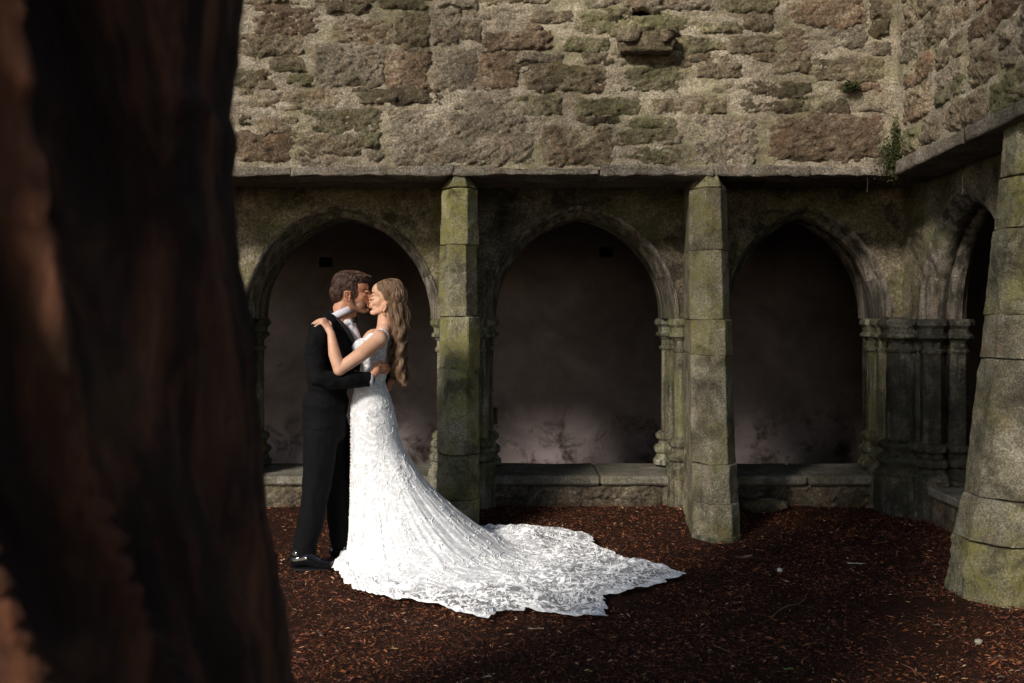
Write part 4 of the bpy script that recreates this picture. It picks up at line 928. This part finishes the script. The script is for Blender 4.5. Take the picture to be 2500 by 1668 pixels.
# scalloped hem
sc = np.clip((S - .93) / .07, 0, 1)
per = np.cumsum(np.hypot(np.diff(X0[:, -1], prepend=X0[0, -1]), np.diff(Y0[:, -1], prepend=Y0[0, -1])))[:, None]
scal = (np.abs(np.sin(per * 20)) * .030 + np.abs(np.sin(per * 58 + 1)) * .014 + noise(per * 30, 0, 0, 3) * .010 - .02) * sc * np.clip(r5 / .5, .3, 1)[:, None]
X0 = X0 + scal * np.cos(T); Y0 = Y0 + scal * np.sin(T)
SV = np.stack([X0, Y0, Zg + .006], -1)
skirt = mesh('skirt', SV, gridfaces(NTH, NS, wrapu=True), M['lace'], br)
sheer = np.clip((S - .70) / .12, 0, 1) * np.clip((Rg - .62) / .35, 0, 1) * (1 - np.clip((S - .975) / .015, 0, 1)); attr(skirt, 'sheer', sheer); child(skirt)
def srf(t, s, off=.004):       # point on the skirt surface: t in degrees, s down the skirt
    i = (t + 180) / 360 * NTH; j = min(max(s, 0), 1) * (NS - 1); i0, j0 = int(math.floor(i)) % NTH, min(int(j), NS - 2); fi, fj = i - math.floor(i), j - j0; i1 = (i0 + 1) % NTH
    p = (SV[i0, j0] * (1 - fi) + SV[i1, j0] * fi) * (1 - fj) + (SV[i0, j0 + 1] * (1 - fi) + SV[i1, j0 + 1] * fi) * fj
    du = SV[i1, j0] - SV[i0, j0]; dv = SV[i0, j0 + 1] - SV[i0, j0]; n_ = np.cross(dv, du); n_ = n_ / (np.linalg.norm(n_) + 1e-9)
    if n_[2] < 0 and s > .6: n_ = -n_
    if s <= .6 and (n_[0] * math.cos(math.radians(t)) + n_[1] * math.sin(math.radians(t))) < 0: n_ = -n_
    return p + n_ * off, du, dv, n_
rl = random.Random(12); ap = MB()
def scroll(t0, s0, size, ang, hand_=1, turns=1.3, w=.0045):
    """one lace scroll: a tapering cord that curls, with small leaves along it, laid on the cloth"""
    p0, du, dv, n_ = srf(t0, s0); lu = np.linalg.norm(du) * NTH / 360 + 1e-6; lv = np.linalg.norm(dv) * (NS - 1) + 1e-6
    pts = []; N_ = 15; x = y = 0; a = ang
    stp = size / N_
    for i in range(N_):
        f = i / (N_ - 1); x += stp * math.cos(a); y += stp * math.sin(a); a += hand_ * (.08 + turns * .55 * f * f)
        q, _, _, _ = srf(t0 + x / lu, s0 + y / lv, .0012); pts.append(q)
        if i in (3, 6, 9) :
            la = a - hand_ * 1.1; lf = []
            for k_ in range(4):
                r_ = size * .055 * k_; q2, _, _, _ = srf(t0 + (x + r_ * math.cos(la)) / lu, s0 + (y + r_ * math.sin(la)) / lv, .0012); lf.append(q2); la += hand_ * .25
            ap.tube(lf, [w * .5, w * 1.3, w * 1.1, w * .2], 4, .22)
    ap.tube(pts, [w * (.6 + .7 * math.sin(math.pi * i / (N_ - 1))) for i in range(N_)], 4, .22)
def flower(t0, s0, r_, n=6):
    p0, du, dv, n_ = srf(t0, s0); lu = np.linalg.norm(du) * NTH / 360 + 1e-6; lv = np.linalg.norm(dv) * (NS - 1) + 1e-6; a0 = rl.random() * 6
    for k in range(n):
        a = a0 + k * 2 * math.pi / n; ap.tube([srf(t0 + r_ * f * math.cos(a) / lu, s0 + r_ * f * math.sin(a) / lv, .0012)[0] for f in (.15, .6, 1)], [r_ * .16, r_ * .26, r_ * .06], 4, .2)
for i in range(70):       # bands of scrolls over the lower skirt
    t = rl.uniform(-150, 8); s = rl.uniform(.30, .60); scroll(t, s, rl.uniform(.12, .24), rl.uniform(-2.6, -.4), rl.choice([-1, 1]), rl.uniform(.8, 1.6), .0024)
for i in range(60): scroll(rl.uniform(-160, 20), rl.uniform(.02, .25), rl.uniform(.05, .11), rl.uniform(0, 6.28), rl.choice([-1, 1]), 1.1, .0015)
for i in range(620):
    s = .62 + .36 * rl.random(); t = rl.uniform(-125, 62); scroll(t, s, rl.uniform(.10, .22), rl.uniform(0, 6.28), rl.choice([-1, 1]), rl.uniform(.7, 1.6), .0033)
for i in range(230): flower(rl.uniform(-150, 50), .25 + .72 * rl.random() ** .6, rl.uniform(.014, .03), rl.choice([5, 6]))
t = -150
while t < 75:             # scroll border along the hem
    q = np.interp(t, th, r5); scroll(t, .955, .11, rl.uniform(-.3, .3) + (math.pi if rl.random() < .3 else 0), rl.choice([-1, 1]), 1.5, .0055)
    flower(t + 1, .985, .026, 5); t += .055 / q * 57
apo = ap.build('lace_applique', M['applique'], br, smooth=True, kind='stuff'); child(apo)
bt_ = MB()
for i in range(46): ell(bt_, Vector(srf(-172, .12 + i * .0135, .003)[0]), (.0042, .0042, .0042)) if i % 1 == 0 else None
child(bt_.build('buttons', M['applique'], br, smooth=True))
# ---- long wavy hair, half pinned up
hr = MB()
ell(hr, B(955, 712), (.086, .076, .080)); ell(hr, B(966, 722), (.070, .074, .078)); ell(hr, B(941, 704), (.066, .066, .052), -.3); ell(hr, B(968, 752), (.045, .058, .05))
chain(hr, [B(964, 760), B(968, 800), B(972, 850), B(977, 895), B(982, 925)], [.045, .040, .038, .032, .012])
def dh(co, no):
    d = fbm(co[:, 0] * 30, co[:, 1] * 70, co[:, 2] * 14, 3, 25); return co + no * (d * .008)[:, None]
hc = blob(hr, 'hair', .0045, 2, M['hair_f'], br, dh); cc = getco(hc); attr(hc, 'rnd', np.clip(.22 + .3 * fbm(cc[:, 0] * 40, cc[:, 1] * 50, cc[:, 2] * 12, 2), 0, 1)); child(hc)
cv = getco(hc); rr_ = np.random.default_rng(13); sd_ = cv[rr_.choice(len(cv), 9000)]; sd_ = sd_[(sd_[:, 1] < D0 + .05) & (sd_[:, 2] > B(0, 775)[2])]
pin = B(967, 756, -.045)
def fl(p):
    d = pin - p; d = d + Vector((0, 0, .035)) * max(0, (965 - (p[0] * F / D0 + 1250)) / 50); 
    return d.normalized() if d.length > .03 else Vector((.1, 0, -1))
LK = comb(hc, sd_, fl, 9, .0085, .003, 14, .10)
child(locks('hair_locks', br, M['hair_f'], LK, np.array([.0005, .0009, .0010, .0010, .0010, .0010, .0009, .0007, .0003]), 15))
LP = []; TN_ = []; gq = random.Random(19); K_ = 30
for c in range(34):       # curls that hang down the back, each a bunch of locks
    dy = gq.uniform(-.078, .05); x0 = 950 + 32 * gq.random(); ex = 957 + 38 * gq.random(); ey = 944 - abs(gq.gauss(0, 1)) * 30 - (12 if ex < 962 else 0); wl = gq.uniform(34, 52); ph = gq.uniform(0, 6.28); amp = gq.uniform(3.0, 6.5); tone = gq.random()
    for i in range(90):
        oy, ox = gq.gauss(0, .0075), gq.gauss(0, 2.8); q = []; ys_ = gq.uniform(728, 764); e2_ = ey - abs(gq.gauss(0, 9)); ph2 = ph + gq.gauss(0, .34)
        for k in range(K_):
            f = k / (K_ - 1); yy = ys_ + (e2_ - ys_) * f; bulge = 7 * math.sin(math.pi * min(1, f * 1.25)) * (dy < .03)
            a_ = 2 * math.pi * (yy - 742) / wl + ph2; g = min(1, f * 2.2); tp_ = 1 - .35 * f
            q.append(tuple(B(x0 + (ex - x0) * f + bulge + ox * tp_ * (.5 + g * .6) + amp * g * math.sin(a_) * (.6 + .6 * f), yy, dy * (.75 + .35 * g) + oy * tp_ + .012 * g * math.cos(a_))))
        LP.append(q); TN_.append(min(1, max(0, tone * .7 + .3 * gq.random() - .12 * 0)))
rad_ = np.array([.0005] + [.0008] * (K_ - 6) + [.0007, .0006, .0005, .0003, .0002]); child(locks('hair_curls', br, M['hair_f'], LP, rad_, 16, np.array(TN_)))
LP = []
for i in range(150):      # stray hairs
    x0 = gq.uniform(966, 992); y0 = gq.uniform(700, 880); q = []; ph = gq.random() * 6
    for k in range(14): f = k / 13; q.append(tuple(B(x0 + 12 * f * gq.random() ** .2 + 4 * math.sin(f * 8 + ph), y0 + 60 * f, -.03 + .01 * math.sin(ph))))
    LP.append(q)
child(locks('stray_hair', br, M['hair_f'], LP, np.array([.0005] * 13 + [.0002]), 18))
# ------------------------------------------------------------------ small things on the ground and walls
def gpt(px, py, lift=.0):
    D = CAMZ * F / (py - HY); x = (px - 1250) * D / F; return x, D, float(gz(x, D)) + .012 + lift
M['pale'] = mat_simple('pale_scrap', (.55, .52, .46), .8, .2, .3, 60)
M['deadleaf'] = mat_simple('dead_leaf', (.13, .075, .05), .6, .3, .5, 40, .5)
M['pebble'] = mat_simple('pebble', (.3, .26, .2), .8, .2, .4, 60)
M['twig'] = mat_simple('twig', (.16, .08, .045), .8, .2, .4, 60)
M['root'] = mat_simple('dry_root', (.13, .11, .09), .8, .2)
M['fresh'] = mat_simple('fresh_leaf', (.12, .16, .04), .5, .4, .3, 60)
def leaf(name, label, px, py, L, W, mat, rot, curl=.25, cat='leaf', group=None):
    x, y, z = gpt(px, py); n, m_ = 13, 7; V = []
    for i in range(n):
        f = i / (n - 1); w = W * math.sin(math.pi * f) ** .7
        for j in range(m_):
            g = j / (m_ - 1) * 2 - 1; u = (f - .5) * L; v = g * w / 2; zz_ = curl * W * g * g + curl * L * (f - .5) ** 2 * 1.5 + .003 * math.sin(7 * f + 3 * g)
            V.append((u * math.cos(rot) - v * math.sin(rot), u * math.sin(rot) + v * math.cos(rot), zz_))
    o = mesh(name, V, gridfaces(n, m_), mat, None, label=label, cat=cat, group=group); o.location = (x, y, z); return o
leaf('dead_leaf', 'curled grey brown dead leaf on the litter in front of the second buttress', 1817, 1370, .11, .05, M['deadleaf'], .1, .35)
def lump(name, label, px, py, r, mat, cat, sq=(1, .8, .7), seed=1):
    x, y, z = gpt(px, py, r * .3); V = _sphere(12, 16); V = V * (1 + .28 * fbm(V[:, 0] * 1.6, V[:, 1] * 1.6, V[:, 2] * 1.6, 3, seed))[:, None] * r * np.array(sq)
    n, m_ = 12, 16; o = mesh(name, V, [(i * m_ + j, (i + 1) * m_ + j, (i + 1) * m_ + (j + 1) % m_, i * m_ + (j + 1) % m_) for i in range(n - 1) for j in range(m_)], mat, None, label=label, cat=cat); o.location = (x, y, z); return o
lump('pebble', 'small white pebble right of the dead leaf', 1904, 1397, .016, M['pale'], 'pebble', (1, .8, .9), 4)
lump('pebble', 'rounded beige pebble near the lower right corner', 2389, 1577, .019, M['pebble'], 'pebble', (1, .9, .75), 6)
lump('stone', 'low half buried rock at the foot of the sill between second buttress and corner column', 1868, 1258, .15, M['dark'], 'rock', (1.15, .5, .4), 8)
lump('stone', 'pale broken stone in the litter beside the dark corner column', 2135, 1247, .055, M['sill'], 'rock', (1.3, .7, .55), 9)
leaf('feather', 'thin white feather lying flat between the leaf and the leaning buttress', 2088, 1381, .09, .014, M['pale'], -.25, .05, 'feather')
leaf('wood_chip', 'pale wood sliver lying just below the lace hem', 1308, 1543, .08, .008, M['pebble'], -.03, .05, 'wood chip')
leaf('fallen_leaf', 'small pale green leaf near the bottom edge of the picture', 1925, 1642, .045, .016, M['fresh'], 0, .1)
leaf('fallen_leaf', 'small orange brown leaf in the litter below the leaning buttress', 2287, 1532, .035, .02, M['deadleaf'], -.5, .2)
leaf('fallen_leaf', 'yellow green leaf fragment beside the bark near the front of the dress', 689, 1468, .025, .014, M['fresh'], .4, .2)
def twig(label, pts, r_):
    m = MB(); P_ = [Vector(gpt(*p)) + Vector((0, 0, .006)) for p in pts]; Q = []
    for i in range(len(P_) - 1):
        for k in range(3): Q.append(P_[i].lerp(P_[i + 1], k / 3) + Vector((0, 0, random.uniform(0, .004))))
    Q.append(P_[-1]); m.tube(Q, [r_ * (1 - .6 * i / len(Q)) for i in range(len(Q))], 6); m.build('twig', M['twig'], None, smooth=True, label=label, cat='twig')
twig('long bent twig lying in the litter right of the train tip', [(1883, 1516), (1905, 1497), (1925, 1488), (1950, 1484), (1967, 1470), (1973, 1452)], .0035)
twig('curved twig near the bottom right of the ground', [(2200, 1626), (2235, 1645), (2260, 1668)], .003)
twig('thin straight twig low in the middle of the ground', [(1742, 1592), (1770, 1601), (1795, 1611)], .0025)
twig('short forked twig in front of the corner column', [(2130, 1338), (2160, 1334), (2175, 1318)], .003)
M['moss'] = mat_simple('moss', (.035, .042, .012), .8, .2, .5, 50, .5)
def tuft(label, px, py, D, w, h, n, seed, parent=None, hang=.0):
    r_ = np.random.default_rng(seed); c = np.array(P(px, py, D)); p = c + np.stack([r_.normal(0, w, n), -np.abs(r_.normal(0, .02, n)), r_.normal(0, h, n)], -1)
    L = r_.uniform(.008, .022, n); t = r_.normal(0, 1, (n, 3)); t /= np.linalg.norm(t, axis=1)[:, None]; q = np.cross(t, r_.normal(0, 1, (n, 3))); q /= np.linalg.norm(q, axis=1)[:, None]
    V = np.stack([p - t * L[:, None] / 2, p + q * L[:, None] * .3, p + t * L[:, None] / 2, p - q * L[:, None] * .3], 1)
    return mesh('moss_tuft', V, np.arange(n * 4).reshape(n, 4), M['moss'], None, False, label=label, cat='moss')
tuft('clump of green moss and ferns in the corner above the ledge', 2185, 385, 6.97, .055, .06, 2600, 1)
tuft('narrow trail of green plants climbing the wall corner', 2184, 330, 6.98, .014, .06, 500, 2)
tuft('small green moss cushion growing in the joint of the facing wall', 2076, 212, 6.98, .03, .014, 900, 3)
def thread(label, x0, y0, y1, D):
    m = MB(); m.tube([Vector(P(x0 + random.uniform(-1, 1), y0 + (y1 - y0) * i / 6, D)) for i in range(7)], [.0008, .0007, .001, .0007, .001, .0014, .0028], 5); m.build('hanging_root', M['root'], None, smooth=True, label=label, cat='root')
thread('thin root hanging from the ledge above the third arch', 2118, 434, 470, 7.0)
thread('thread of root hanging over the slanting right arch', 2350, 420, 475, 6.2)
